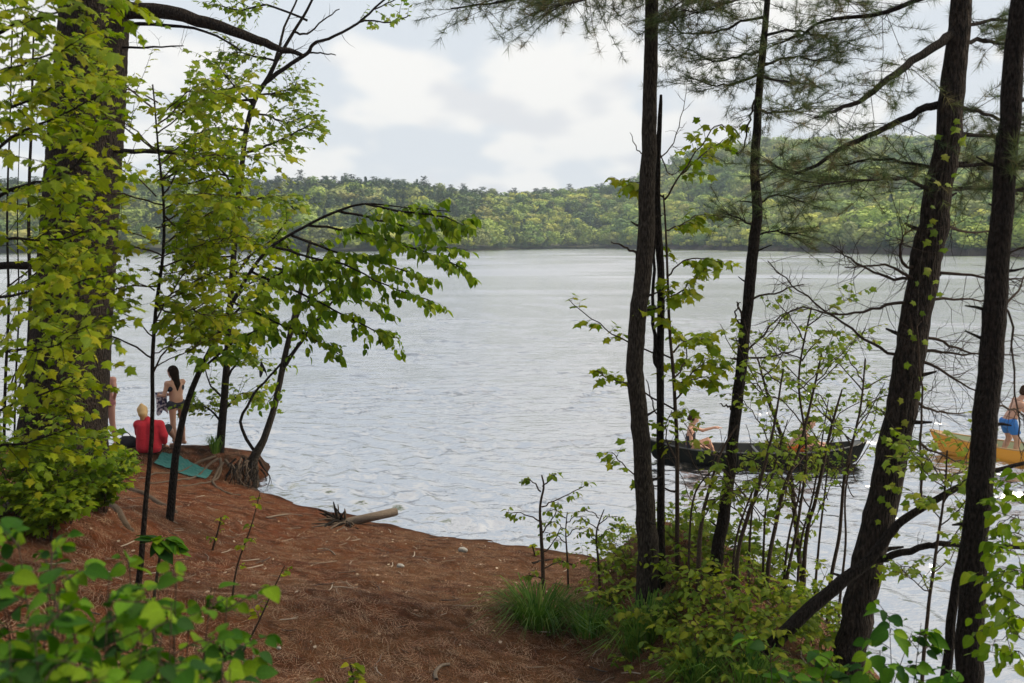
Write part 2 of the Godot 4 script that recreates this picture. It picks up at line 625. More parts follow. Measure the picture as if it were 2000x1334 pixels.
# twigs with leaves along a branch; adds wood to mb and leaves to out (both local to o)
func leafy(mb: MB, line: Array, out: Array, s: Dictionary) -> void:
	var n: int = s.get("twigs", 12)
	var start: float = s.get("start", 0.25)
	var lmin: float = s.get("size", 0.09)
	var tl: float = s.get("twig", 0.3)
	var per: int = s.get("per", 6)
	var droop: float = s.get("droop", 0.4)
	var tilt: float = s.get("tilt", 0.7)
	for k in n:
		var t := lerpf(start, 1.0, (k + rnd(0.1, 0.9)) / n)
		var f := t * (line.size() - 1)
		var i := mini(int(f), line.size() - 2)
		var p: Vector3 = line[i].lerp(line[i + 1], f - i)
		var tan: Vector3 = (line[i + 1] - line[i]).normalized()
		var side := rdir()
		side = (side - tan * side.dot(tan)).normalized()
		side.y = side.y * 0.5 + 0.1
		var d := (tan * rnd(0.3, 0.8) + side).normalized()
		var l := tl * rnd(0.5, 1.2) * (1.0 - 0.35 * t)
		var p1 := p + d * l * 0.5
		var p2 := p1 + (d + Vector3.DOWN * droop * 0.5 + rdir() * 0.25).normalized() * l * 0.5
		mb.tube([p, p1, p2], [s.get("thick", 0.0028), s.get("thick", 0.0028) * 0.8, 0.001], 3, Color.WHITE, 0.0, false)
		for q in per:
			var u := (q + 0.7) / per
			var b := p.lerp(p1, u * 2.0) if u < 0.5 else p1.lerp(p2, u * 2.0 - 1.0)
			var sd := d.cross(Vector3.UP).normalized() * (1.0 if q % 2 else -1.0)
			var ld := (d * 0.7 + sd * rnd(0.4, 1.1) + Vector3.DOWN * droop * rnd(0.3, 1.5) + rdir() * 0.3).normalized()
			var up := (Vector3.UP + rdir() * tilt + Vector3(0, 0, tilt * 0.35)).normalized()
			var z := lmin * rnd(0.4, 1.25)
			out.append(leaf_xf(b + ld * z * 0.2, ld, up, z))

func px_line(pts: Array, d0: float, d1: float, base: Vector3) -> Array:
	var out := []
	for k in pts.size(): out.append(W(pts[k][0], pts[k][1], lerpf(d0, d1, float(k) / maxi(pts.size() - 1, 1))) - base)
	return out

# trunk given as [px, py, width in px] from the ground up; returns [node, depth, line, radii]
func trunk(called: String, label: String, category: String, pts: Array, material: String, sides: int, d := -1.0, lean := 0.0, group := "", flare := 1.4, rings := 40) -> Array:
	if d < 0.0: d = ground_depth(pts[0][0], pts[0][1])
	var base := W(pts[0][0], pts[0][1], d)
	base.y = height(base.x, base.z)
	var o := thing(called, label, category, base, group)
	var raw := []
	var wid := []
	for k in pts.size():
		var dd: float = d + lean * float(k) / (pts.size() - 1)
		raw.append(W(pts[k][0], pts[k][1], dd) - base)
		wid.append(pts[k][2] * 0.5 / FOCAL * dd)
	raw.push_front(Vector3(raw[0].x, minf(-0.15, raw[0].y - 0.15), raw[0].z))
	wid.push_front(wid[0] * flare)
	var line := smooth_line(raw, rings)
	var rad := []
	for k in rings + 1:
		var t := float(k) / rings * (raw.size() - 1)
		var i := mini(int(t), raw.size() - 2)
		rad.append(lerpf(wid[i], wid[i + 1], t - i) * (1.0 + rnd(-0.012, 0.012) + 0.05 * noise.get_noise_1d(k * 5.0 + 90.0)))
	for k in range(1, rings): line[k] += Vector3(noise.get_noise_1d(k * 3.0), 0, noise.get_noise_1d(k * 3.0 + 500.0)) * rad[k] * 0.25
	var m := MB.new()
	m.tube(line, rad, sides, Color.WHITE, 0.012)
	part(m.mesh(), "trunk", M[material], o)
	return [o, d, line, rad]

# a limb by pixels, with optional leaves; a part named branch
func limb(t: Array, pts: Array, w0: float, w1: float, dd: float, material: String, leaves: Array, spec := {}, called := "branch") -> Array:
	var o: Node3D = t[0]
	var d: float = t[1]
	var line := smooth_line(px_line(pts, d, d + dd, o.position), maxi(pts.size() * 3, 6))
	for k in range(1, line.size()): line[k] += rdir() * 0.012
	var first := leaves.size()
	var m := MB.new()
	m.tube(line, tapered(line.size(), w0 * 0.5 / FOCAL * d, w1 * 0.5 / FOCAL * (d + dd)), 6, Color.WHITE, 0.06)
	if spec.has("twigs"): leafy(m, line, leaves, spec)
	if spec.has("bare"): bare_twigs(m, line, spec)
	if spec.has("tufts"): tufts(m, line, leaves, spec)
	var made := part(m.mesh(), called, M[material], o)
	for k in range(first, leaves.size()): leaves[k] = [leaves[k], made]
	return line

# broken stubs of shed branches along a trunk
func stubs(t: Array, n: int, material: String) -> void:
	for k in n:
		var i := int(lerpf(0.15, 0.72, (k + rng.randf()) / n) * (t[2].size() - 1))
		var r: float = t[3][i]
		var a := rnd(0, TAU)
		var d := Vector3(cos(a), rnd(0.0, 0.5), sin(a)).normalized()
		var p: Vector3 = t[2][i] + d * r * 0.6
		var l := rnd(0.05, 0.16) + r * 0.4
		var m := MB.new()
		m.tube([p, p + d * l * 0.5, p + d * l + rdir() * 0.015], [r * 0.2, r * 0.14, r * 0.07], 6, Color.WHITE, 0.1)
		part(m.mesh(), "stub", M[material], t[0])

func bare_twigs(mb: MB, line: Array, s: Dictionary) -> void:
	for k in int(s.bare):
		var f := rnd(s.get("start", 0.2), 0.98) * (line.size() - 1)
		var i := mini(int(f), line.size() - 2)
		var p: Vector3 = line[i].lerp(line[i + 1], f - i)
		var tan: Vector3 = (line[i + 1] - line[i]).normalized()
		var d := (tan * 0.7 + rdir()).normalized()
		var l: float = s.get("twig", 0.3) * rnd(0.4, 1.2)
		var q := p
		var pts := [p]
		for j in 3:
			q += (d + rdir() * 0.35).normalized() * l / 3.0
			pts.append(q)
		var th: float = s.get("thick", 0.003)
		mb.tube(pts, [th, th * 0.8, th * 0.55, th * 0.3], 3, Color.WHITE, 0.0, false)
		if rng.randf() < 0.6:
			var e := (d + rdir() * 0.8).normalized() * l * 0.4
			mb.tube([pts[1], pts[1] + e * 0.5, pts[1] + e + rdir() * l * 0.06], [th * 0.6, th * 0.45, th * 0.25], 3, Color.WHITE, 0.0, false)

# twigs that end in brushes of pine needles
func tufts(mb: MB, line: Array, out: Array, s: Dictionary) -> void:
	for k in int(s.tufts):
		var f := rnd(s.get("start", 0.2), 1.0) * (line.size() - 1)
		var i := mini(int(f), line.size() - 2)
		var p: Vector3 = line[i].lerp(line[i + 1], f - i)
		var tan: Vector3 = (line[i + 1] - line[i]).normalized()
		var side := rdir()
		side.y *= 0.35
		var d := (tan * 0.6 + side).normalized()
		var l: float = s.get("twig", 0.35) * rnd(0.3, 1.2)
		var pm := p + d * l * 0.5 + rdir() * 0.03
		var pe := pm + (d + rdir() * 0.3).normalized() * l * 0.5
		mb.tube([p, pm, pe], [0.003, 0.0025, 0.0018], 3, Color.WHITE, 0.0, false)
		for q in int(s.get("per", 3)):
			var b := pm.lerp(pe, (q + rnd(0.5, 1.0)) / s.get("per", 3))
			var dir := (d + rdir() * 0.8 + Vector3.UP * 0.15).normalized()
			out.append(leaf_xf(b, dir, rdir(), s.get("size", 0.1) * rnd(0.75, 1.15)))

func needle_tuft() -> ArrayMesh:
	var m := MB.new()
	for k in 24:
		var a := k * 2.4
		var tilt := rnd(0.15, 1.15)
		var d := Vector3(sin(tilt) * cos(a), cos(tilt), sin(tilt) * sin(a))
		var s := d.cross(rdir()).normalized() * 0.012
		var b := Vector3(0, rnd(-0.35, 0.2), 0)
		var l := rnd(0.75, 1.1)
		m.flat(PackedVector3Array([b - s, b + s, b + d * l + Vector3.DOWN * 0.06]), s.cross(d).normalized())
	return m.mesh()

var NEEDLE_TONES := [Color(0.05, 0.075, 0.03), Color(0.065, 0.09, 0.035), Color(0.085, 0.1, 0.035), Color(0.04, 0.06, 0.03), Color(0.1, 0.085, 0.04)]

func put_needles(o: Node3D, xf: Array, mesh_: ArrayMesh) -> void:
	if xf.is_empty(): return
	var cols := []
	xf = xf.map(func(q): return q[0] if q is Array else q)
	for k in xf.size(): cols.append(NEEDLE_TONES[rng.randi() % 5] * rnd(1.0, 1.7))
	scatter("needles", mesh_, M.needle, xf, cols, o)

# a shrub or seedling rising from a spot: stems fan out, each leafy
func shrub(called: String, label: String, category: String, at: Vector3, stems: int, high: float, spread: float, kind: String, tones: String, s: Dictionary, group := "", material := "leaf", most := -1) -> Node3D:
	var o := thing(called, label, category, at, group)
	var out := []
	for k in stems:
		var a := TAU * (k + rnd(0, 0.8)) / stems
		var rr := spread * sqrt(rnd(0.1, 1.0))
		var top := Vector3(cos(a) * rr, high * rnd(0.6, 1.0), sin(a) * rr)
		var foot := Vector3(cos(a), 0, sin(a)) * 0.03 * (1.0 if stems > 1 else 0.0)
		foot.y = -0.06
		var mid := foot.lerp(top, 0.5) + Vector3(0, high * 0.1, 0) + rdir() * 0.04
		var line := smooth_line([foot, mid, top], 8)
		var m := MB.new()
		m.tube(line, tapered(9, s.get("stem", 0.005), 0.0015), 5)
		var first := out.size()
		leafy(m, line, out, s)
		var made := part(m.mesh(), "stem", M.twig_bark, o)
		for q in range(first, out.size()): out[q] = [out[q], made]
	put_leaves(o, out, kind, tones, material, most)
	return o

# ---------------------------------------------------------------- light and air
func set_light() -> void:
	var cam := Camera3D.new()
	cam.name = "camera"
	cam.position = EYE
	cam.rotation_degrees = Vector3(-PITCH, 0, 0)
	cam.fov = rad_to_deg(2.0 * atan(667.0 / FOCAL))
	cam.near = 0.05
	cam.far = 4000.0
	cam.current = true
	add_child(cam)
	var e := Environment.new()
	e.background_mode = Environment.BG_SKY
	e.tonemap_mode = Environment.TONE_MAPPER_LINEAR
	e.tonemap_exposure = 1.2
	e.sdfgi_enabled = true
	e.ssao_enabled = true
	e.ssil_enabled = true
	var sky := Sky.new()
	var sm := PanoramaSkyMaterial.new()
	sm.panorama = sky_image()
	sky.sky_material = sm
	e.sky = sky
	e.background_energy_multiplier = 1.0
	e.fog_enabled = true
	e.fog_density = 0.00028
	e.fog_light_color = Color(0.8, 0.87, 0.95)
	var we := WorldEnvironment.new()
	we.name = "environment"
	we.environment = e
	var lens := CameraAttributesPhysical.new()
	lens.frustum_focal_length = 32.0
	lens.frustum_focus_distance = 13.0
	lens.exposure_aperture = 3.2
	we.camera_attributes = lens
	add_child(we)
	var sun := DirectionalLight3D.new()
	sun.name = "sun"
	sun.light_energy = 1.3
	sun.light_color = Color(1.0, 0.93, 0.81)
	sun.light_angular_distance = 22.0
	sun.shadow_enabled = true
	sun.look_at_from_position(Vector3(74, 84, -8), Vector3.ZERO)
	add_child(sun)

func sky_image() -> ImageTexture:
	var w := 1536
	var h := 768
	var im := Image.create(w, h, false, Image.FORMAT_RGBF)
	var a := FastNoiseLite.new()
	a.seed = 5
	a.noise_type = FastNoiseLite.TYPE_SIMPLEX_SMOOTH
	a.frequency = 1.0
	a.fractal_octaves = 5
	var b := FastNoiseLite.new()
	b.seed = 9
	b.noise_type = FastNoiseLite.TYPE_SIMPLEX_SMOOTH
	b.frequency = 1.0
	b.fractal_octaves = 4
	for j in h:
		var up := PI * (0.5 - (j + 0.5) / h)
		var y := sin(up)
		for k in w:
			if y < -0.02:
				im.set_pixel(k, j, Color(0.5, 0.52, 0.55))
				continue
			var t := TAU * (k + 0.5) / w
			var f := 1.0 / (maxf(y, 0.0) + 0.16)
			var x := cos(t) * cos(up) * f
			var z := sin(t) * cos(up) * f
			var c := a.get_noise_2d(x * 0.5 + 7.0, z * 0.8) + 0.75 * b.get_noise_2d(x * 1.2, z * 1.9 + 4.0)
			var cover := smoothstep(-0.16, 0.2, c)
			var grey := smoothstep(0.05, 0.45, b.get_noise_2d(x * 1.1 + 31.0, z * 1.6))
			var blue := Color(0.56, 0.63, 0.71).lerp(Color(0.73, 0.745, 0.755), f / 6.25)
			var cloud := Color(0.845, 0.835, 0.81).lerp(Color(0.65, 0.665, 0.695), grey * 0.75)
			im.set_pixel(k, j, blue.lerp(cloud, cover))
	return ImageTexture.create_from_image(im)

# ---------------------------------------------------------------- ground and water
func make_ground() -> void:
	gx = axis([[-60, 3.0], [-14, 0.3], [-7, 0.09], [4.5, 0.3], [9, 3.0], [60, 0]])
	gz = axis([[-32, 1.0], [-21, 0.2], [-19.2, 0.1], [-9, 0.075], [-2, 0.4], [6, 2.0], [30, 0]])
	gh.resize(gx.size() * gz.size())
	var cols := PackedColorArray()
	cols.resize(gh.size())
	var w := gx.size()
	var tan := Color(0.4, 0.265, 0.165)
	var red := Color(0.41, 0.175, 0.085)
	var dark := Color(0.13, 0.08, 0.055)
	for j in gz.size():
		for k in w:
			var h := height_raw(gx[k], gz[j])
			gh[j * w + k] = h
			var n1 := noise.get_noise_2d(gx[k] * 12.0 + 300, gz[j] * 12.0)
			var n2 := noise.get_noise_2d(gx[k] * 60.0, gz[j] * 60.0 + 90)
			var c := tan.lerp(red, clampf(smoothstep(-0.8, -3.4, gx[k]) * 0.85 + smoothstep(-8.0, -4.5, gz[j]) * 0.4 + n1 * 0.9 + n2 * 0.3, 0, 1))
			c = c.lerp(dark, clampf(smoothstep(-0.05, 0.4, n2 + n1 * 0.6) * 0.65, 0, 1))
			c = c.lerp(Color(0.1, 0.072, 0.052), smoothstep(-4.0, -4.7, gx[k]) * smoothstep(-15.9, -16.6, gz[j]) * clampf(0.7 + n2, 0, 1))   # dark humus on the point
			if h < 0.05: c = c.lerp(dark, smoothstep(0.05, 0.0, h) * 0.8)   # wet by the waves
			cols[j * w + k] = c
	var g := part(grid_mesh(gx, gz, gh, cols), "ground", M.soil, self)
	tag(g, "", "", "", "structure")

func make_water() -> void:
	var xs := axis([[-700, 14.0], [-60, 0.7], [-26, 0.3], [-13, 0.11], [13, 0.3], [26, 0.7], [60, 14.0], [700, 0]])
	var zs := axis([[-1000, 40.0], [-660, 4.0], [-120, 0.5], [-55, 0.22], [-30, 0.09], [-8, 0.14], [-2, 3.0], [28, 0]])
	var hs := PackedFloat32Array()
	hs.resize(xs.size() * zs.size())
	var cols := PackedColorArray()
	cols.resize(hs.size())
	cols.fill(Color.WHITE)
	var waves := []
	for k in 12:
		var l := 0.32 * pow(1.12, k)
		var a := PI * 0.5 + rnd(-0.5, 0.2)
		waves.append([cos(a) * TAU / l, sin(a) * TAU / l, rnd(0, TAU), (0.019 if l > 0.4 and l < 0.75 else 0.0095) * l])
	var w := xs.size()
	for j in zs.size():
		for k in w:
			var x := xs[k]
			var z := zs[j]
			var swell := 0.2 * (sin(z * 0.41 + x * 0.05) + sin(z * 0.33 - x * 0.07 + 1.0) + sin(z * 0.52 + 2.0)) * smoothstep(-45.0, -140.0, z) * smoothstep(-655.0, -620.0, z) * (0.6 + noise.get_noise_2d(x * 0.15, z * 0.5))
			hs[j * w + k] = swell
			if absf(x) > 60.0 or z < -120.0 or z > -2.0: continue
			var far := 0 if absf(x) < 13.0 and z > -30.0 else (7 if absf(x) < 26.0 and z > -55.0 else 10)
			var h := 0.0
			var m := clampf(0.75 + 1.1 * noise.get_noise_2d(x * 7.0, z * 7.0) + 1.2 * noise.get_noise_2d(x * 1.2 + 40.0, z * 2.6), 0.12, 2.0)
			var bx := x + noise.get_noise_2d(x * 16.0, z * 16.0) * 0.4
			var bz := z + noise.get_noise_2d(x * 16.0 + 70, z * 16.0) * 0.4
			for n in range(far, waves.size()):
				var q: Array = waves[n]
				h += q[3] * sin(q[0] * bx + q[1] * bz + q[2])
			h *= m
			if z > -24.0 and z < -8.0 and x > -6.0 and x < 8.0:
				var s := -shore_dist(x, z)
				if s > 0.0 and s < 6.0: h += 0.045 * exp(-s * 0.22) * sin(s * 9.0 + noise.get_noise_2d(x * 20.0, z * 20.0) * 2.2) * smoothstep(0.0, 0.3, s)
			h *= smoothstep(60.0, 45.0, absf(x)) * smoothstep(-120.0, -60.0, z) * smoothstep(-2.0, -4.0, z)
			hs[j * w + k] = h + swell
	var o := part(grid_mesh(xs, zs, hs, cols), "lake_water", M.lake_water, self)
	tag(o, "", "", "", "structure")

func make_litter() -> void:
	var m := MB.new()
	for k in 5:
		var a := rnd(-0.5, 0.5) + (PI if rng.randf() < 0.5 else 0.0)
		var d := Vector3(cos(a), 0, sin(a))
		var s := d.cross(Vector3.UP) * 0.006
		var b := Vector3(rnd(-0.15, 0.15), rnd(0.0, 0.05), rnd(-0.25, 0.25))
		var e := b + d * rnd(0.35, 0.6) + Vector3(0, rnd(-0.02, 0.09), rnd(-0.08, 0.08))
		var q := b.lerp(e, 0.5) + Vector3(0, 0.03, 0.02)
		m.flat(PackedVector3Array([b - s, b + s, q + s, q - s]), Vector3.UP)
		m.flat(PackedVector3Array([q - s, q + s, e]), Vector3.UP)
	var me := m.mesh()
	var xf := []
	var cols := []
	var tones := [Color(0.26, 0.12, 0.07), Color(0.2, 0.09, 0.05), Color(0.3, 0.17, 0.1), Color(0.24, 0.16, 0.1), Color(0.36, 0.25, 0.17), Color(0.07, 0.045, 0.035)]
	var tries := 0
	while xf.size() < 42000 and tries < 120000:
		tries += 1
		var z := -2.2 - 16.5 * pow(rng.randf(), 1.3)
		var x := rnd(-0.64, 0.5) * -z
		var h := height(x, z)
		if h < 0.06: continue
		var up := Vector3(height(x - 0.05, z) - height(x + 0.05, z), 0.1, height(x, z - 0.05) - height(x, z + 0.05)).normalized()
		var f := Vector3(rnd(-1, 1), 0, rnd(-1, 1)).normalized()
		xf.append(leaf_xf(Vector3(x, h + 0.002, z), up, f, rnd(0.1, 0.2)))
		cols.append(tones[rng.randi() % 6] * rnd(0.8, 1.15))
	var o := scatter("pine_needle_litter", me, M.litter, xf, cols, self)
	tag(o, "fallen rust-brown pine needles covering the bare bank", "needle litter", "", "stuff")
	# small twigs and bark scraps
	m = MB.new()
	m.tube([Vector3(0, 0.02, -0.5), Vector3(0.04, 0.03, -0.1), Vector3(-0.03, 0.025, 0.2), Vector3(0.05, 0.02, 0.5)], [0.02, 0.022, 0.017, 0.01], 5)
	m.tube([Vector3(-0.03, 0.025, 0.2), Vector3(-0.15, 0.04, 0.42)], [0.012, 0.006], 4)
	xf = []
	cols = []
	for k in 420:
		var z := -2.6 - 11.5 * pow(rng.randf(), 1.2)
		var x := rnd(-0.55, 0.4) * -z
		var h := height(x, z)
		if h < 0.05: continue
		xf.append(Transform3D(Basis(Vector3.UP, rnd(0, TAU)).scaled(Vector3.ONE * rnd(0.1, 0.34)), Vector3(x, h + 0.001, z)))
		cols.append([Color(0.09, 0.06, 0.045), Color(0.2, 0.15, 0.11), Color(0.3, 0.25, 0.2), Color(0.05, 0.035, 0.03)][rng.randi() % 4])
	o = scatter("fallen_twigs", m.mesh(), M.litter, xf, cols, self)
	tag(o, "short grey and brown twigs strewn over the bank", "twigs", "", "stuff")
	m = MB.new()
	m.flat(PackedVector3Array([Vector3(-0.5, 0.05, 0), Vector3(-0.1, 0.0, 0.4), Vector3(0.45, 0.12, 0.2), Vector3(0.4, 0.08, -0.3), Vector3(-0.1, 0.16, -0.36)]), Vector3.UP)
	xf = []
	cols = []
	for k in 900:
		var z := -2.6 - 11.0 * rng.randf()
		var x := rnd(-0.6, 0.45) * -z
		var h := height(x, z)
		if h < 0.05: continue
		xf.append(Transform3D(Basis.from_euler(Vector3(rnd(-0.4, 0.4), rnd(0, TAU), rnd(-0.4, 0.4))).scaled(Vector3.ONE * rnd(0.018, 0.05)), Vector3(x, h + 0.006, z)))
		cols.append([Color(0.36, 0.28, 0.21), Color(0.3, 0.18, 0.1), Color(0.16, 0.09, 0.055), Color(0.34, 0.27, 0.2)][rng.randi() % 4] * rnd(0.6, 1.0))
	o = scatter("dead_leaves", m.mesh(), M.litter, xf, cols, self)
	tag(o, "dry pale leaf scraps strewn among the needles", "dead leaves", "", "stuff")

# ---------------------------------------------------------------- far shore
# [px, shore distance, ridge distance, py of the treetops on the skyline]
var FAR := [[-500, 330, 520, 370], [0, 360, 540, 368], [300, 390, 560, 368], [560, 420, 580, 364], [700, 430, 590, 360], [800, 440, 620, 368], [900, 450, 660, 380], [940, 470, 690, 382], [1000, 540, 720, 383],
	[1100, 590, 760, 380], [1180, 600, 800, 372], [1240, 560, 800, 352], [1320, 520, 820, 318], [1400, 480, 840, 294], [1500, 430, 860, 284], [1600, 390, 860, 282], [1700, 350, 840, 285], [1800, 315, 820, 285], [2000, 270, 800, 280], [2500, 220, 760, 280]]

func far_at(px: float) -> Array:
	for k in range(1, FAR.size()):
		if px < FAR[k][0]:
			var t: float = clampf((px - FAR[k - 1][0]) / (FAR[k][0] - FAR[k - 1][0]), 0, 1)
			return [lerpf(FAR[k - 1][1], FAR[k][1], t) + 14.0 * noise.get_noise_1d(px * 1.6), lerpf(FAR[k - 1][2], FAR[k][2], t), lerpf(FAR[k - 1][3], FAR[k][3], t)]
	return [FAR[-1][1], FAR[-1][2], FAR[-1][3]]

func far_height(px: float, d: float) -> float:
	var f := far_at(px)
	var top: float = (472.0 - f[2]) / FOCAL * f[1] + 4.5 - 15.0
	var t: float = (d - f[0]) / (f[1] - f[0])
	if t < 0.0: return maxf(-2.0, t * 60.0)
	return 0.6 * minf(t * 40.0, 1.0) + top * (smoothstep(0.0, 1.0, t) if t < 1.0 else 1.0) + noise.get_noise_2d(px * 0.8, d * 0.9) * 5.0 * smoothstep(0.0, 0.4, t)

func far_crown(kind: int) -> ArrayMesh:
	var m := MB.new()
	var lobes := []
	if kind < 3:
		for k in 9:
			var a := k * 2.4
			lobes.append([Vector3(cos(a) * rnd(0.08, 0.26), rnd(0.36, 0.82) if k else 0.84, sin(a) * rnd(0.08, 0.26)), rnd(0.12, 0.2)])
		for k in 620:
			var l: Array = lobes[rng.randi() % 9]
			var d := rdir()
			var p: Vector3 = l[0] + d * l[1] * Vector3(1.1, 0.85, 1.1) * rnd(0.7, 1.1)
			var u := rdir()
			var s := (d + rdir() * 0.7).cross(u).normalized() * rnd(0.022, 0.05)
			var q := s.cross(d).normalized() * rnd(0.022, 0.045)
			m.flat(PackedVector3Array([p - s, p + q, p + s * 0.9, p - q * 1.1]), d, Color.WHITE * rnd(0.75, 1.2))
	else:
		for k in 460:
			var y := rnd(0.14, 1.0)
			var layer := 1.0 + 0.35 * sin(y * 46.0)
			var r := (1.0 - y) * 0.24 * layer * sqrt(rnd(0.05, 1.0)) + 0.008
			if kind == 4: r = (0.14 * sqrt(maxf(0.0, 1.0 - pow(absf(y - 0.6) / 0.42, 2.0))) + 0.015) * layer * sqrt(rnd(0.05, 1.0))
			if kind == 4 and y < 0.3: continue
			var a := rnd(0, TAU)
			var p := Vector3(cos(a) * r, y, sin(a) * r)
			var d := Vector3(cos(a), 0.5, sin(a)).normalized()
			var s := Vector3(-sin(a), rnd(-0.3, 0.3), cos(a)) * rnd(0.018, 0.042)
			var q := Vector3(cos(a), rnd(-0.5, 0.15), sin(a)).normalized() * rnd(0.028, 0.06)
			m.flat(PackedVector3Array([p - s, p + q, p + s, p - q * 0.5]), d, Color.WHITE * rnd(0.75, 1.2))
	return m.mesh()

func make_far_shore() -> void:
	var xs := []
	var m := MB.new()
	var steps := [-0.06, -0.01, 0.0, 0.01, 0.03, 0.07, 0.14, 0.22, 0.32, 0.44, 0.56, 0.68, 0.8, 0.9, 1.0, 1.1, 1.3, 1.7]
	var cols := 150
	for k in cols + 1:
		var px := lerpf(-480, 2480, float(k) / cols)
		var f := far_at(px)
		for t in steps:
			var d: float = lerpf(f[0], f[1], t)
			var r := ray(px, 472)
			m.vert(Vector3(r.x * d, far_height(px, d), -d), Vector3.UP, Color(0.06, 0.065, 0.035))
	var rows := steps.size()
	for k in cols:
		for j in rows - 1:
			m.quad(k * rows + j, (k + 1) * rows + j, (k + 1) * rows + j + 1, k * rows + j + 1)
	var gm := mat("far_ground", Color.WHITE, 0.95)
	gm.vertex_color_use_as_albedo = true
	tag(part(m.mesh(), "hills", gm, self), "", "", "", "structure")
	var crowns := []
	for k in 5: crowns.append(far_crown(k))
	# tones by kind of tree: pale spring green, yellow green, mid green, dark fir, blue pine
	var tones := [[Color(0.12, 0.16, 0.04), Color(0.15, 0.19, 0.045), Color(0.16, 0.19, 0.05), Color(0.12, 0.135, 0.05)], [Color(0.2, 0.21, 0.045), Color(0.16, 0.19, 0.04), Color(0.21, 0.22, 0.055), Color(0.18, 0.175, 0.06)],
		[Color(0.08, 0.12, 0.035), Color(0.1, 0.14, 0.04), Color(0.065, 0.1, 0.035), Color(0.1, 0.115, 0.05)], [Color(0.03, 0.05, 0.026), Color(0.038, 0.06, 0.03), Color(0.026, 0.042, 0.025), Color(0.045, 0.065, 0.03)], [Color(0.035, 0.056, 0.034), Color(0.045, 0.065, 0.035), Color(0.03, 0.047, 0.03), Color(0.05, 0.06, 0.035)]]
	var put := [[], [], [], [], []]
	var put_c := [[], [], [], [], []]
	var total := 0
	for k in 5200:
		var px := rnd(-120, 2120)
		var f := far_at(px)
		var t := sqrt(rng.randf()) * 1.08 if px < 1200 else pow(rng.randf(), 0.75) * 1.06
		if rng.randf() < 0.16: t = rnd(0.005, 0.05)
		var d: float = lerpf(f[0], f[1], maxf(t, 0.004))
		var stand := noise.get_noise_2d(px * 0.35, d * 0.5)
		var kind := 0
		var u := rng.randf() + stand * 0.9
		if px < 930: kind = 3 if u < 0.35 else (4 if u < 0.6 else (2 if u < 0.75 else (1 if u < 0.92 else 0)))
		elif px < 1200: kind = (3 if u < 0.3 else (2 if u < 0.6 else 0)) if t < 0.2 else (1 if u < 0.42 else (2 if u < 0.65 else (0 if u < 0.85 else 4)))
		else: kind = 0 if u < 0.32 else (1 if u < 0.55 else (2 if u < 0.93 else 3))
		if t > 0.93 and px < 1250 and rng.randf() < 0.5: kind = 4
		var h := [rnd(11, 18), rnd(10, 16), rnd(12, 19), rnd(11, 18), rnd(14, 19)][kind] as float
		if t < 0.05: h *= 0.72
		var r := ray(px, 472)
		var at := Vector3(r.x * d, far_height(px, d) - 0.3, -d)
		var wide := rnd(1.1, 1.75) if kind < 3 else rnd(0.9, 1.3)
		put[kind].append(Transform3D(Basis(Vector3.UP, rnd(0, TAU)).scaled(Vector3(h * wide, h, h * wide)), at))
		put_c[kind].append(tones[kind][rng.randi() % 4] * rnd(1.1, 2.0) * (1.5 if px > 1150 and kind < 3 else (1.3 if kind < 3 else 2.1)))
	var names := ["pale_green_forest", "yellow_green_forest", "green_forest", "fir_forest", "pine_forest"]
	var labels := ["pale green spring broadleaf woods on the far hills", "yellow-green budding woods on the far hills", "mid green leafy woods on the far hills", "dark fir woods along the far shore", "blue-green pines in the far-off woods"]
	for k in 5:
		var o := scatter(names[k], crowns[k], M.far_leaf, put[k], put_c[k], self)
		tag(o, labels[k], "forest", "", "stuff")
	# the trees one can pick out: along the water and on the skyline
	var tm := MB.new()
	tm.tube([Vector3(0, -0.03, 0), Vector3(0.005, 0.3, 0), Vector3(-0.005, 0.6, 0.004), Vector3(0, 0.9, 0)], [0.016, 0.012, 0.008, 0.003], 6)
	var tmesh := tm.mesh()
	var cm := {}
	for k in 5:
		for q in 2:
			var c := mat("far_crown_%d_%d" % [k, q], Color.WHITE, 0.8)
			c.vertex_color_use_as_albedo = true
			c.albedo_color = (tones[k][q] as Color).linear_to_srgb()
			c.backlight_enabled = true
			c.backlight = Color(0.6, 0.65, 0.4)
			cm[[k, q]] = c
	var spots := []
	for px in [470, 545, 590, 655, 690, 745, 775, 830, 870, 905]: spots.append([px, 1.0, 4, "of the dark pines on the far skyline above the leafy arch", "pines on the far skyline"])
	for px in [960, 1005, 1045, 1080, 1112, 1140, 1172, 1190]: spots.append([px, 1.0, 4, "of the small dark pines on the mid skyline", "pines on the middle skyline"])
	for px in [985, 1020, 1060, 1095, 1125, 1160]: spots.append([px, 0.012, 2, "of the rounded green trees at the far water's edge", "trees at the far water's edge"])
	for px in [875, 893, 912, 925]: spots.append([px, 0.015, 0, "of the pale green trees on the far wooded point", "trees on the far point"])
	for px in [1215, 1330, 1375, 1530, 1590, 1650, 1720]: spots.append([px, 0.05, 0, "of the pale green trees at the far hill's foot", "trees at the foot of the far hill"])
	for px in [1420, 1455, 1560, 1690, 1905]: spots.append([px, 1.0, 1, "of the yellow-green trees on the far hill crest", "trees on the hill crest"])
	var ordinal := ["leftmost", "second from left", "third from left", "fourth from left", "fifth from left", "sixth from left", "seventh from left", "eighth from left", "ninth from left", "rightmost"]
	var seen_in := {}
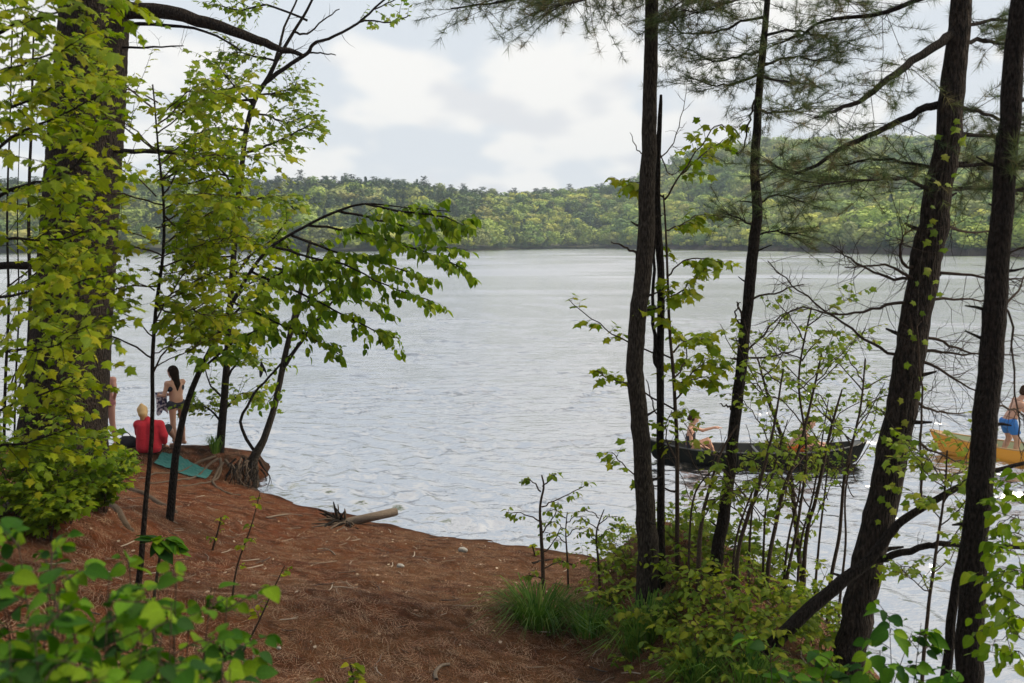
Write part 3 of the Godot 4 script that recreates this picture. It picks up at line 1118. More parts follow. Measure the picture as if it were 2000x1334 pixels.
	for s in spots:
		seen_in[s[4]] = seen_in.get(s[4], -1) + 1
		s[3] = ordinal[seen_in[s[4]]] + " " + s[3]
		var f := far_at(s[0])
		var d: float = lerpf(f[0], f[1], s[1])
		var kind: int = s[2]
		var h := rnd(12, 16) if kind < 3 else rnd(17, 23)
		if s[1] < 0.1: h = rnd(9, 13)
		var r := ray(s[0], 472)
		var o := thing("far_pine_tree" if kind == 4 else "far_leafy_tree", s[3], "tree", Vector3(r.x * d, far_height(s[0], d) - 0.3, -d), s[4])
		o.rotation.y = rnd(0, TAU)
		var wide := rnd(0.85, 1.15)
		o.scale = Vector3(h * wide, h, h * wide)
		part(tmesh, "trunk", M.twig_bark, o)
		part(crowns[kind], "crown", cm[[kind, rng.randi() % 2]], o)
	# brown leafless brush along the right-hand shore
	m = MB.new()
	for k in 60:
		var p := Vector3(rnd(-0.5, 0.5), 0, rnd(-0.5, 0.5))
		var d := (Vector3.UP + rdir() * 0.4).normalized() * rnd(0.5, 1.0)
		var s := d.cross(rdir()).normalized() * 0.02
		m.flat(PackedVector3Array([p - s, p + s, p + d]), Vector3(0, 0.3, 1).normalized())
	var xf := []
	var cc := []
	for k in 1300:
		var px := rnd(1185, 2100)
		var f := far_at(px)
		var d: float = lerpf(f[0], f[1], rnd(0.0, 0.03))
		var r := ray(px, 472)
		xf.append(Transform3D(Basis(Vector3.UP, rnd(0, TAU)).scaled(Vector3(rnd(2, 4), rnd(1.6, 3.6), rnd(2, 4))), Vector3(r.x * d, far_height(px, d) - 0.1, -d)))
		cc.append([Color(0.13, 0.1, 0.09), Color(0.16, 0.12, 0.1), Color(0.12, 0.12, 0.06)][rng.randi() % 3])
	tag(scatter("shore_brush", m.mesh(), M.litter, xf, cc, self), "brown leafless brush fringing the far shore below the hill", "brush", "", "stuff")

# ---------------------------------------------------------------- trees on the bank
func big_pine() -> void:
	# thick trunk with plated bark: ridges are modelled on a fine tube
	var pts := [[112, 950, 205], [120, 880, 180], [128, 800, 160], [140, 660, 148], [154, 460, 143], [168, 260, 138], [182, 60, 128], [192, -160, 118], [204, -500, 105]]
	var d := ground_depth(150, 945)
	var base := W(112, 950, d)
	base.y = height(base.x, base.z)
	var o := thing("big_pine_tree", "massive dark pine trunk with furrowed bark, thickest tree on the bank", "tree", base)
	var raw := []
	var wid := []
	for q in pts:
		raw.append(W(q[0], q[1], d) - base)
		wid.append(q[2] * 0.5 / FOCAL * d)
	raw.push_front(Vector3(raw[0].x, -0.3, raw[0].z))
	wid.push_front(wid[0] * 1.3)
	var rings := 260
	var sides := 96
	var line := smooth_line(raw, rings)
	var m := MB.new()
	var f := FastNoiseLite.new()
	f.seed = 4
	f.noise_type = FastNoiseLite.TYPE_CELLULAR
	f.cellular_return_type = FastNoiseLite.RETURN_DISTANCE2_SUB
	f.frequency = 1.0
	f.fractal_octaves = 2
	var len := 0.0
	for k in rings + 1:
		var t := float(k) / rings * (raw.size() - 1)
		var i := mini(int(t), raw.size() - 2)
		var r := lerpf(wid[i], wid[i + 1], t - i)
		if k: len += (line[k] - line[k - 1]).length()
		for j in sides:
			var a := TAU * j / sides
			var q := Vector3(cos(a) * r * 13.0, len * 2.6 + noise.get_noise_2d(a * 20.0, len * 30.0) * 0.6, sin(a) * r * 13.0)
			var furrow := clampf(f.get_noise_3dv(q) + 1.0, 0.0, 1.0)
			var lobe := 1.0 + 0.05 * sin(a * 5.0 + len) * maxf(0.0, 1.0 - len * 0.5)
			m.vert(line[k] + Vector3(cos(a), 0, sin(a)) * (r * lobe + furrow * 0.035 - 0.02), Vector3.ZERO)
	for k in rings:
		for j in sides:
			var a := k * sides + j
			var b := k * sides + (j + 1) % sides
			m.i.append_array([a, b, b + sides, a, b + sides, a + sides])
	for k in range(0, m.i.size(), 3):
		var nn := (m.v[m.i[k + 2]] - m.v[m.i[k]]).cross(m.v[m.i[k + 1]] - m.v[m.i[k]])
		for q in 3: m.n[m.i[k + q]] += nn
	var flip := 1.0 if m.n[40 * sides].dot(m.v[40 * sides] - line[40]) > 0.0 else -1.0
	if flip < 0.0:
		for k in range(0, m.i.size(), 3):
			var q := m.i[k]
			m.i[k] = m.i[k + 1]
			m.i[k + 1] = q
	for k in m.n.size(): m.n[k] = m.n[k].normalized() * flip
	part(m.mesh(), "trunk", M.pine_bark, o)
	var t := [o, d]
	var no := []
	limb(t, [[190, 22], [250, 20], [330, 25], [420, 50], [500, 78], [545, 95], [590, 106]], 38, 8, -1.2, "pine_bark", no, {"bare": 26, "twig": 0.4, "thick": 0.004, "start": 0.3})
	limb(t, [[200, 50], [300, 48], [400, 60], [470, 100]], 9, 3, -0.8, "dark_bark", no, {"bare": 16, "twig": 0.4})
	limb(t, [[200, 92], [290, 93], [360, 90]], 6, 2, -0.4, "dark_bark", no, {"bare": 8, "twig": 0.35})
	limb(t, [[180, 292], [270, 296], [362, 299]], 13, 7, -0.5, "dark_bark", no, {"bare": 3, "twig": 0.3})
	limb(t, [[130, 512], [60, 518], [-60, 522]], 20, 15, -0.3, "dark_bark", no, {"bare": 4, "twig": 0.5})
	limb(t, [[130, 155], [60, 152], [0, 150], [-60, 140]], 13, 8, 0.4, "dark_bark", no, {"bare": 6, "twig": 0.5})
	limb(t, [[120, 378], [60, 372], [-30, 370]], 10, 6, 0.6, "dark_bark", no, {"bare": 4, "twig": 0.4})
	for q in [[[190, 930], [250, 955], [310, 985], [345, 1003]], [[60, 940], [20, 985], [-30, 1010]], [[170, 945], [230, 1000], [260, 1040]]]:
		root_on_ground(o, q, 0.07, 0.02)

func root_on_ground(o: Node3D, pix: Array, r0: float, r1: float) -> void:
	var pts := []
	for q in pix:
		var d := ground_depth(q[0], q[1])
		var p := W(q[0], q[1], d)
		p.y = height(p.x, p.z) + 0.01
		pts.append(p - o.position)
	var m := MB.new()
	var line := smooth_line(pts, 14)
	for k in line.size(): line[k].y = height(line[k].x + o.position.x, line[k].z + o.position.z) - o.position.y + 0.005 + noise.get_noise_1d(k * 40.0) * 0.02
	m.tube(line, tapered(15, r0, r1), 7, Color.WHITE, 0.1)
	part(m.mesh(), "root", M.root_wood, o)

func left_trees() -> void:
	big_pine()
	# slender maple on the point
	var lv := []
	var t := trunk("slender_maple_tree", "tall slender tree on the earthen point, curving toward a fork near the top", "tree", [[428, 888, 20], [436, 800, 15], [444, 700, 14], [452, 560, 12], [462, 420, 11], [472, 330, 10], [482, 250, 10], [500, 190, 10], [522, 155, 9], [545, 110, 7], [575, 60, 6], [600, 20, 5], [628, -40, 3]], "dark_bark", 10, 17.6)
	var sp := {"twigs": 24, "per": 7, "size": 0.12, "twig": 0.8, "droop": 0.35, "tilt": 0.8, "thick": 0.006}
	limb(t, [[520, 160], [560, 130], [600, 105], [612, 85], [650, 72], [700, 45], [740, 8], [790, -30]], 9, 3, -0.5, "dark_bark", lv, {"bare": 3, "twig": 0.5, "thick": 0.006})
	limb(t, [[690, 50], [720, 40], [760, 45], [800, 30]], 4, 2, -0.6, "dark_bark", lv, {"twigs": 7, "per": 6, "size": 0.11, "twig": 0.5, "start": 0.1, "thick": 0.006})
	limb(t, [[730, 18], [770, 0], [815, -20]], 3, 2, 0.3, "dark_bark", lv, {"twigs": 7, "per": 6, "size": 0.11, "twig": 0.5, "start": 0.0, "thick": 0.006})
	limb(t, [[600, 103], [630, 104], [656, 108]], 4, 2, 0.0, "dark_bark", lv, {})
	limb(t, [[575, 62], [600, 66], [630, 40], [662, 18]], 5, 2, 0.3, "dark_bark", lv, {"bare": 5, "twig": 0.4, "thick": 0.005})
	limb(t, [[528, 150], [545, 90], [560, 40], [590, -20]], 6, 3, 0.5, "dark_bark", lv, {"bare": 5, "twig": 0.5, "thick": 0.005})
	limb(t, [[482, 255], [440, 250], [390, 260], [330, 300]], 6, 2, -0.8, "dark_bark", lv, sp)
	limb(t, [[498, 195], [450, 200], [400, 215], [350, 220]], 6, 2, 0.8, "dark_bark", lv, sp)
	limb(t, [[505, 185], [545, 180], [580, 165]], 5, 2, 0.5, "dark_bark", lv, sp)
	limb(t, [[476, 300], [520, 285], [570, 262], [612, 240]], 6, 2, -0.6, "dark_bark", lv, sp)
	limb(t, [[488, 225], [520, 225], [560, 240], [600, 225]], 5, 2, 0.7, "dark_bark", lv, sp)
	limb(t, [[470, 350], [420, 340], [370, 360], [310, 350]], 6, 2, 0.8, "dark_bark", lv, sp)
	limb(t, [[462, 420], [500, 390], [540, 385], [575, 410]], 6, 2, 0.6, "dark_bark", lv, {"twigs": 18, "per": 7, "size": 0.14, "twig": 0.7, "thick": 0.006})
	limb(t, [[458, 470], [410, 440], [370, 430]], 6, 2, -0.7, "dark_bark", lv, sp)
	limb(t, [[452, 545], [490, 500], [530, 470], [560, 430]], 6, 2, -0.8, "dark_bark", lv, {"twigs": 14, "per": 7, "size": 0.13, "twig": 0.6, "thick": 0.006})
	limb(t, [[446, 660], [400, 620], [370, 600]], 6, 2, 0.6, "dark_bark", lv, sp)
	limb(t, [[440, 780], [410, 750], [395, 700]], 5, 2, 0.6, "dark_bark", lv, {"twigs": 6, "per": 5, "size": 0.11, "twig": 0.5, "thick": 0.006})
	for q in [[[466, 380], [430, 330], [390, 300], [350, 290]], [[456, 500], [420, 500], [380, 480], [340, 500]], [[450, 600], [480, 560], [520, 540]], [[448, 640], [480, 610], [510, 600]], [[444, 700], [410, 660], [380, 640]], [[442, 740], [470, 700], [500, 690]], [[438, 800], [470, 770], [500, 770]], [[436, 830], [410, 800], [390, 790]], [[470, 340], [440, 290], [420, 240]], [[495, 205], [450, 160], [420, 120]], [[540, 120], [500, 110], [460, 100]], [[600, 40], [520, 10], [470, 20], [430, 10]]]:
		limb(t, q, 5, 2, rnd(-0.9, 0.9), "dark_bark", lv, {"twigs": 20, "per": 7, "size": 0.12, "twig": 0.9, "droop": 0.5, "tilt": 0.8, "thick": 0.006})
	put_leaves(t[0], lv, "maple", "spring", "leaf", 60)
	for q in [[[420, 893], [370, 915], [310, 925], [270, 935]], [[425, 897], [390, 930], [340, 942], [280, 945]], [[430, 898], [430, 925], [400, 945], [350, 950]], [[440, 900], [460, 930], [480, 950], [500, 957]], [[435, 905], [415, 940], [440, 962], [470, 968]]]:
		root_on_ground(t[0], q, 0.03, 0.012)
	# leaning tree at the edge of the point, over washed-out roots
	lv = []
	t = trunk("leaning_tree", "pale bowed tree leaning out over the water from the root-bound point", "tree", [[494, 900, 20], [515, 860, 15], [530, 815, 13], [542, 770, 12], [552, 720, 12], [565, 660, 11], [582, 590, 10], [598, 520, 8], [606, 470, 6]], "grey_bark", 9, 17.0)
	sp = {"twigs": 12, "per": 7, "size": 0.13, "twig": 0.55, "droop": 0.9, "tilt": 0.8, "thick": 0.005}
	limb(t, [[552, 720], [590, 665], [625, 620], [660, 580], [700, 555]], 8, 2, -0.5, "dark_bark", lv, sp)
	limb(t, [[500, 885], [470, 830], [490, 780], [520, 742], [560, 700], [600, 655], [640, 610]], 7, 3, 0.0, "dark_bark", lv, {"twigs": 8, "per": 6, "size": 0.13, "twig": 0.4, "droop": 0.8, "start": 0.5})
	limb(t, [[565, 660], [590, 600], [640, 560], [690, 520]], 6, 2, 0.4, "dark_bark", lv, sp)
	limb(t, [[598, 520], [560, 480], [520, 460]], 5, 2, 0.4, "dark_bark", lv, sp)
	limb(t, [[552, 722], [540, 760], [520, 790]], 3, 1, -0.3, "dark_bark", lv, {"twigs": 4, "per": 5, "size": 0.13, "twig": 0.3, "droop": 1.0})
	put_leaves(t[0], lv, "ovate", "beech", "leaf", 60)
	for k in 64:
		var a: Vector3 = W(rnd(452, 512), rnd(892, 925), 17.0 + rnd(-0.5, 0.2)) - t[0].position
		var s := Vector3(rnd(-0.2, 0.25), 0, rnd(-0.1, 0.35))
		var m := MB.new()
		var line := smooth_line([a, a + s * 0.6 + Vector3(0, -0.12, 0.08), a + s + Vector3(rnd(-0.1, 0.1), -0.3, 0.1), a + s * rnd(0.7, 1.3) + Vector3(rnd(-0.2, 0.2), -0.5, 0.15)], 8)
		m.tube(line, tapered(9, rnd(0.006, 0.022), 0.004), 5, Color.WHITE, 0.1)
		part(m.mesh(), "root", M.dark_bark if k % 3 else M.root_wood, t[0])
	# young tree arching over the water
	lv = []
	var d := ground_depth(332, 1015)
	t = trunk("arching_tree", "dark young tree bending into a long leafy arch over the water", "tree", [[332, 1015, 17], [338, 940, 16], [345, 880, 14], [362, 800, 12], [385, 735, 11], [420, 665, 9], [455, 590, 8], [490, 530, 7], [530, 482, 6], [600, 440, 5], [660, 412, 5], [715, 398, 4], [790, 405, 2], [880, 413, 2]], "dark_bark", 10, d)
	sp = {"twigs": 24, "per": 9, "size": 0.105, "twig": 0.4, "droop": 1.1, "tilt": 0.7, "start": 0.15}
	for q in [[[530, 482], [600, 500], [680, 520], [760, 560], [850, 590]], [[600, 440], [680, 450], [760, 470], [850, 500], [905, 525]], [[490, 530], [560, 560], [640, 600], [720, 640], [780, 662]], [[455, 590], [520, 620], [590, 650], [660, 690]], [[660, 412], [740, 430], [820, 450], [880, 490]], [[715, 398], [800, 415], [870, 425], [912, 442]], [[440, 630], [500, 570], [560, 525], [640, 505]], [[500, 520], [580, 530], [660, 560], [740, 610]], [[570, 460], [650, 490], [740, 510], [830, 545]]]:
		limb(t, q, 6, 2, rnd(-0.8, 0.9), "dark_bark", lv, sp)
	limb(t, [[385, 735], [420, 700], [470, 660], [520, 640]], 6, 2, -0.6, "dark_bark", lv, sp)
	put_leaves(t[0], lv, "ovate", "beech", "leaf", 300)
	# thin sapling whose maple leaves screen the big trunk
	lv = []
	d = ground_depth(262, 1200)
	t = trunk("maple_sapling", "thin dark maple sapling with bright leaves in front of the big pine", "tree", [[262, 1205, 14], [275, 1100, 12], [285, 980, 10], [295, 870, 9], [298, 780, 8], [298, 700, 8], [305, 600, 7], [318, 500, 6], [320, 400, 5], [310, 300, 4], [302, 200, 3], [298, 165, 3]], "dark_bark", 8, d)
	sp = {"twigs": 17, "per": 8, "size": 0.068, "twig": 0.42, "droop": 0.45, "tilt": 0.8, "start": 0.25}
	for q in [[[298, 700], [230, 660], [150, 650], [80, 660]], [[305, 600], [380, 560], [450, 540]], [[318, 500], [250, 480], [180, 500], [110, 520]], [[318, 480], [390, 430], [450, 400]], [[320, 400], [240, 380], [160, 370], [80, 390]], [[310, 300], [240, 250], [170, 240], [90, 260]], [[302, 250], [360, 200], [420, 180]], [[298, 730], [350, 650], [420, 610]], [[308, 560], [250, 560], [160, 590], [60, 600]], [[300, 640], [340, 560], [400, 500]], [[310, 520], [380, 500], [470, 460]], [[316, 440], [370, 400], [420, 360]], [[320, 420], [370, 460], [430, 480]], [[316, 350], [380, 320], [450, 300]], [[306, 600], [360, 610], [430, 570]], [[305, 220], [250, 170], [200, 120], [180, 60]], [[318, 380], [360, 320], [400, 290]]]:
		limb(t, q, 4, 1.5, rnd(-0.7, 0.8), "twig_bark", lv, sp)
	for k in 18:
		var y := lerpf(200, 720, k / 17.0)
		var sg := 1.0 if k % 3 else -1.0
		limb(t, [[lerpf(312, 297, y / 840.0), y], [lerpf(312, 297, y / 840.0) + sg * rnd(50, 90), y - rnd(10, 60)], [lerpf(312, 297, y / 840.0) + sg * rnd(110, 200), y - rnd(10, 120)]], 3, 1.2, rnd(-0.9, 0.9), "twig_bark", lv, {"twigs": 12, "per": 8, "size": 0.066, "twig": 0.5, "droop": 0.45, "tilt": 0.8, "start": 0.35})
	put_leaves(t[0], lv, "maple", "maple", "leaf", 300)
	# maple rooted just outside the frame, its boughs reaching in
	lv = []
	t = trunk("leafy_maple_tree", "leafy maple at the picture's left edge, boughs crossing the big trunk", "tree", [[-150, 1150, 60], [-140, 900, 50], [-130, 600, 44], [-140, 300, 38], [-120, 0, 30], [-110, -200, 20]], "dark_bark", 10, 5.6)
	sp = {"twigs": 20, "per": 8, "size": 0.072, "twig": 0.55, "droop": 0.45, "tilt": 0.75, "start": 0.25}
	for q in [[[-130, 380], [0, 285], [100, 235], [230, 170]], [[-130, 480], [20, 372], [110, 350], [180, 290]], [[-130, 150], [0, 60], [80, 30], [170, 20]], [[-140, 250], [-30, 160], [60, 120], [140, 90]], [[-120, 60], [0, 0], [110, -30], [210, -20]], [[-135, 560], [0, 470], [100, 470], [190, 440]], [[-130, 650], [0, 580], [90, 570], [180, 540]], [[-135, 780], [0, 690], [90, 680], [170, 640]], [[-140, 900], [0, 800], [80, 770], [160, 740]], [[-140, 950], [-20, 880], [70, 860], [150, 830]], [[-130, 300], [-20, 220], [50, 200], [130, 150]]]:
		limb(t, q, 9, 2, rnd(-1.3, 0.4), "dark_bark", lv, sp)
	put_leaves(t[0], lv, "maple", "maple", "leaf", 300)
	# thin bare stems on the left edge
	for q in [[14, 6, "thin bare stem at the picture's left edge"], [56, 8, "thin dark stem just beside the big pine's left flank"], [34, 4, "slimmest of the bare stems left of the big pine"]]:
		lv = []
		t = trunk("bare_stem_tree", q[2], "tree", [[q[0] - 6, 930, q[1]], [q[0] - 4, 760, q[1]], [q[0] + 3, 600, q[1] - 1], [q[0], 420, q[1] - 2], [q[0] + 6, 220, q[1] - 3], [q[0] + 10, 60, 3]], "dark_bark", 7, 12.5)
		limb(t, [[q[0], 560], [q[0] + 50, 520], [q[0] + 80, 470]], 4, 1, 0.3, "twig_bark", lv, {"bare": 12, "twig": 0.5})
		limb(t, [[q[0], 760], [q[0] + 40, 700], [q[0] + 90, 690]], 4, 1, 0.3, "twig_bark", lv, {"bare": 8, "twig": 0.4})

func right_trees() -> void:
	var tuft := needle_tuft()
	var lv := []
	var no := []
	# the upright trunk in the middle of the right half
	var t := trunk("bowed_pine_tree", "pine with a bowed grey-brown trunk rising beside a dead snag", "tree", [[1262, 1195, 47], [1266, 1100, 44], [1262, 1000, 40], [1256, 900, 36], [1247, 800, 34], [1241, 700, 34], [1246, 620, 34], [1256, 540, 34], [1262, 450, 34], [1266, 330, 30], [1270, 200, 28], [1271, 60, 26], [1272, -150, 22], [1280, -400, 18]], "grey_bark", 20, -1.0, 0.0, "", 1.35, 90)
	stubs(t, 9, "grey_bark")
	var nt := {"tufts": 70, "per": 4, "size": 0.12, "twig": 0.6, "start": 0.1}
	for q in [[[1272, -90], [1180, -60], [1080, -25], [980, 5], [880, 15]], [[1272, -60], [1220, -30], [1160, -8], [1090, 10]], [[1272, -130], [1100, -90], [960, -40], [850, -20]], [[1272, -110], [1300, -60], [1330, -20], [1345, 10]], [[1272, -70], [1200, -50], [1130, -10], [1060, 0]]]:
		limb(t, q, 9, 3, rnd(-1.0, 1.0), "dark_bark", lv, nt)
	limb(t, [[1244, 496], [1222, 484], [1196, 473]], 6, 2, -0.1, "twig_bark", no, {})
	limb(t, [[1258, 302], [1242, 288], [1232, 258]], 3, 1, -0.1, "twig_bark", no, {})
	put_needles(t[0], lv, tuft)
	# snag
	t = trunk("dead_snag_tree", "thin dead trunk with a broken top, close behind the bowed pine", "tree", [[1292, 1150, 17], [1291, 1000, 16], [1290, 850, 15], [1290, 700, 15], [1291, 560, 14], [1288, 480, 15], [1284, 400, 12], [1286, 300, 10], [1289, 230, 9], [1291, 185, 5]], "dark_bark", 8, -1.0, 0.0, "", 1.3, 60)
	limb(t, [[1290, 720], [1280, 700], [1277, 620], [1278, 520], [1282, 440]], 9, 5, -0.05, "dark_bark", no, {})
	limb(t, [[1286, 310], [1310, 290], [1330, 230], [1340, 170]], 3, 1, 0.2, "twig_bark", no, {"bare": 8, "twig": 0.25})
	limb(t, [[1286, 280], [1305, 340], [1330, 330]], 3, 1, 0.1, "twig_bark", no, {"bare": 6, "twig": 0.2})
	limb(t, [[1290, 820], [1275, 790], [1262, 740]], 4, 2, 0.1, "twig_bark", no, {})
	# leafy maple behind the snag
	lv = []
	t = trunk("young_maple_tree", "young bright green maple growing behind the dead snag", "tree", [[1322, 1120, 10], [1323, 980, 9], [1322, 860, 8], [1316, 740, 7], [1308, 640, 6], [1304, 540, 5], [1300, 440, 4], [1296, 380, 3]], "twig_bark", 7)
	var sp := {"twigs": 9, "per": 6, "size": 0.095, "twig": 0.3, "droop": 0.7, "tilt": 0.75, "start": 0.2}
	for q in [[[1304, 540], [1335, 510], [1370, 505], [1410, 515]], [[1312, 690], [1350, 660], [1390, 668]], [[1320, 780], [1355, 740], [1400, 735]], [[1318, 760], [1350, 730], [1380, 700]], [[1300, 450], [1330, 440], [1360, 420]], [[1298, 390], [1330, 340], [1365, 290], [1400, 245], [1440, 265]], [[1330, 340], [1375, 300], [1410, 275]], [[1296, 385], [1260, 360], [1205, 352]], [[1308, 640], [1290, 600], [1310, 570]], [[1322, 900], [1300, 850], [1310, 800]], [[1316, 740], [1340, 700], [1330, 650]], [[1310, 580], [1340, 560], [1370, 530]]]:
		limb(t, q, 4, 1.5, rnd(-0.5, 0.5), "twig_bark", lv, sp)
	var few := {"twigs": 7, "per": 5, "size": 0.09, "twig": 0.22, "droop": 0.5, "tilt": 0.7, "start": 0.3}
	limb(t, [[1312, 700], [1225, 668], [1170, 632], [1112, 586]], 4, 1.5, 0.4, "twig_bark", lv, few)
	limb(t, [[1318, 800], [1230, 752], [1190, 740], [1165, 722]], 4, 1.5, 0.4, "twig_bark", lv, few)
	limb(t, [[1322, 960], [1260, 940], [1215, 905], [1195, 885]], 4, 1.5, 0.5, "twig_bark", lv, few)
	put_leaves(t[0], lv, "maple", "maple", "leaf", 300)
	# slim pine leaning right
	lv = []
	t = trunk("slim_pine_tree", "slim dark pine leaning right, between the snag and the thick leaning pine", "tree", [[1396, 1125, 26], [1404, 1060, 25], [1415, 1000, 24], [1428, 900, 23], [1438, 800, 22], [1450, 700, 22], [1458, 620, 21], [1466, 540, 22], [1474, 460, 21], [1479, 420, 20], [1475, 330, 18], [1480, 220, 15], [1489, 110, 14], [1498, 0, 11], [1508, -140, 8], [1520, -300, 5]], "dark_bark", 12, -1.0, 0.0, "", 1.4, 90)
	stubs(t, 12, "dark_bark")
	nt = {"tufts": 36, "per": 4, "size": 0.11, "twig": 0.5, "start": 0.15}
	for q in [[[1496, 32], [1450, 42], [1400, 62], [1340, 66], [1320, 50]], [[1484, 142], [1440, 162], [1400, 166], [1345, 150]], [[1490, 100], [1440, 110], [1390, 120], [1350, 95]], [[1498, 0], [1440, 0], [1380, 20], [1330, 20]], [[1493, 70], [1550, 60], [1600, 70], [1640, 90]], [[1484, 150], [1540, 160], [1590, 165]], [[1486, 130], [1540, 110], [1600, 120]], [[1480, 215], [1530, 220], [1590, 200]], [[1505, -80], [1450, -60], [1400, -30], [1350, -10]], [[1503, -60], [1560, -50], [1620, -20], [1660, 10]]]:
		limb(t, q, 6, 2, rnd(-0.9, 0.9), "dark_bark", lv, nt)
	limb(t, [[1478, 185], [1468, 215], [1462, 245], [1452, 290], [1436, 300]], 5, 2, -0.2, "dark_bark", lv, {"tufts": 12, "per": 2, "size": 0.09, "twig": 0.2})
	for q in [[[1474, 440], [1450, 430], [1420, 420]], [[1476, 400], [1520, 380], [1580, 400]], [[1470, 470], [1510, 450], [1560, 470]], [[1474, 360], [1530, 330], [1600, 350]]]:
		limb(t, q, 5, 2, rnd(-0.6, 0.6), "dark_bark", lv, {"tufts": 26, "per": 4, "size": 0.1, "twig": 0.4, "start": 0.3})
	for q in [[[1452, 690], [1490, 655], [1520, 620], [1560, 600]], [[1450, 700], [1510, 695], [1560, 680]], [[1462, 585], [1520, 570], [1570, 555]]]:
		limb(t, q, 5, 2, rnd(-0.5, 0.5), "twig_bark", no, {"bare": 14, "twig": 0.35})
	for q in [[[1452, 625], [1441, 598], [1438, 590]], [[1445, 640], [1437, 612], [1445, 590]], [[1430, 800], [1420, 793], [1408, 790]], [[1440, 700], [1428, 699]]]:
		limb(t, q, 5, 2, -0.1, "twig_bark", no, {})
	put_needles(t[0], lv, tuft)
	# thick leaning pine
	lv = []
	t = trunk("leaning_pine_tree", "thick pine trunk leaning right, with vine leaves on its bark", "tree", [[1655, 1300, 64], [1668, 1240, 62], [1688, 1140, 61], [1708, 1050, 61], [1735, 930, 60], [1760, 800, 59], [1778, 690, 58], [1794, 590, 57], [1812, 500, 58], [1830, 400, 53], [1846, 300, 49], [1856, 220, 46], [1868, 100, 42], [1880, 0, 38], [1898, -150, 33], [1920, -350, 26]], "pine_bark", 24, 7.2, 0.0, "", 1.3, 110)
	stubs(t, 10, "pine_bark")
	nt = {"tufts": 34, "per": 4, "size": 0.11, "twig": 0.5, "start": 0.35, "thick": 0.003}
	limb(t, [[1866, 70], [1845, 76], [1780, 120], [1740, 150], [1690, 190], [1640, 212], [1590, 232]], 20, 5, -0.6, "dark_bark", lv, nt)
	limb(t, [[1850, 205], [1825, 206], [1780, 225], [1700, 265], [1640, 290], [1560, 340], [1505, 315]], 20, 4, 0.4, "dark_bark", lv, nt)
	limb(t, [[1890, -30], [1790, 0], [1700, 30], [1620, 36], [1560, 70], [1510, 85]], 12, 3, 0.8, "dark_bark", lv, {"tufts": 38, "per": 4, "size": 0.11, "twig": 0.5, "start": 0.1})
	limb(t, [[1840, 330], [1780, 320], [1700, 310], [1620, 330]], 8, 3, 0.9, "dark_bark", lv, {"tufts": 40, "per": 4, "size": 0.11, "twig": 0.5, "start": 0.1})
	limb(t, [[1834, 380], [1770, 350], [1690, 350], [1600, 360]], 8, 3, -0.6, "dark_bark", lv, {"tufts": 40, "per": 4, "size": 0.11, "twig": 0.5, "start": 0.1})
	for q in [[[1870, 90], [1910, 78], [1970, 84], [2040, 80]], [[1858, 205], [1900, 215], [1950, 232], [2020, 245]], [[1850, 262], [1930, 266], [2030, 262]], [[1868, 60], [1930, 40], [2010, 50]], [[1846, 330], [1920, 320], [2000, 330]], [[1836, 380], [1900, 365], [1990, 380]]]:
		limb(t, q, 10, 4, rnd(0.2, 0.9), "dark_bark", lv, {"tufts": 26, "per": 4, "size": 0.11, "twig": 0.4, "start": 0.2})
	for q in [[[1776, 695], [1740, 690], [1690, 665], [1640, 625], [1590, 590], [1540, 550], [1498, 510]], [[1790, 590], [1750, 592], [1700, 605], [1640, 615], [1560, 600], [1500, 655]], [[1800, 545], [1750, 545], [1700, 530], [1660, 505], [1640, 490]], [[1810, 510], [1770, 520], [1760, 470], [1780, 450]], [[1800, 560], [1740, 520], [1650, 520]]]:
		limb(t, q, 8, 2, rnd(-0.6, 0.5), "twig_bark", no, {"bare": 26, "twig": 0.35})
	for q in [[[1815, 535], [1880, 535], [1960, 548], [2020, 540]], [[1805, 585], [1870, 583], [1940, 592]], [[1790, 655], [1840, 668], [1900, 690], [1990, 696]], [[1785, 680], [1850, 690], [1940, 694]], [[1780, 700], [1830, 720], [1880, 750], [1940, 780]], [[1770, 760], [1800, 790], [1840, 805], [1890, 806]], [[1825, 440], [1880, 450], [1960, 455]], [[1740, 860], [1800, 870], [1850, 895], [1900, 905]]]:
		limb(t, q, 8, 2, rnd(-0.3, 0.7), "twig_bark", no, {"bare": 22, "twig": 0.35})
	put_needles(t[0], lv, tuft)
	var vine := []
	for k in 44:
		var py := rnd(230, 1050)
		var px := lerpf(1862, 1712, (py - 230) / 820.0) + rnd(-30, 34)
		var p: Vector3 = W(px, py, 7.2 - 0.17) - t[0].position
		vine.append(leaf_xf(p, (Vector3(rnd(-1, 1), rnd(-1, 0.5), 0.4)).normalized(), (Vector3(0, 0.4, 1) + rdir() * 0.5).normalized(), rnd(0.04, 0.075)))
	var vm := MB.new()
	for s in [[[1740, 960], [1772, 800], [1790, 640], [1800, 500], [1842, 330], [1858, 230]], [[1720, 800], [1765, 850], [1800, 790]]]:
		var line := smooth_line(px_line(s, 7.04, 7.04, t[0].position), 24)
		vm.tube(line, tapered(25, 0.006, 0.003), 5, Color.WHITE, 0.1)
	part(vm.mesh(), "vine", M.grey_bark, t[0])
	put_leaves(t[0], vine, "maple", "spring", "leaf", 70)
	# near trunk at the right edge
	lv = []
	t = trunk("straight_pine_tree", "straight dark trunk nearest the right edge, in front of the orange canoe", "tree", [[1884, 1420, 56], [1892, 1334, 54], [1903, 1100, 50], [1914, 950, 49], [1927, 800, 47], [1940, 650, 45], [1950, 500, 42], [1962, 350, 40], [1975, 200, 38], [1990, 20, 36], [2005, -150, 33], [2020, -350, 29]], "dark_bark", 20, 5.4, 0.0, "", 1.2, 90)
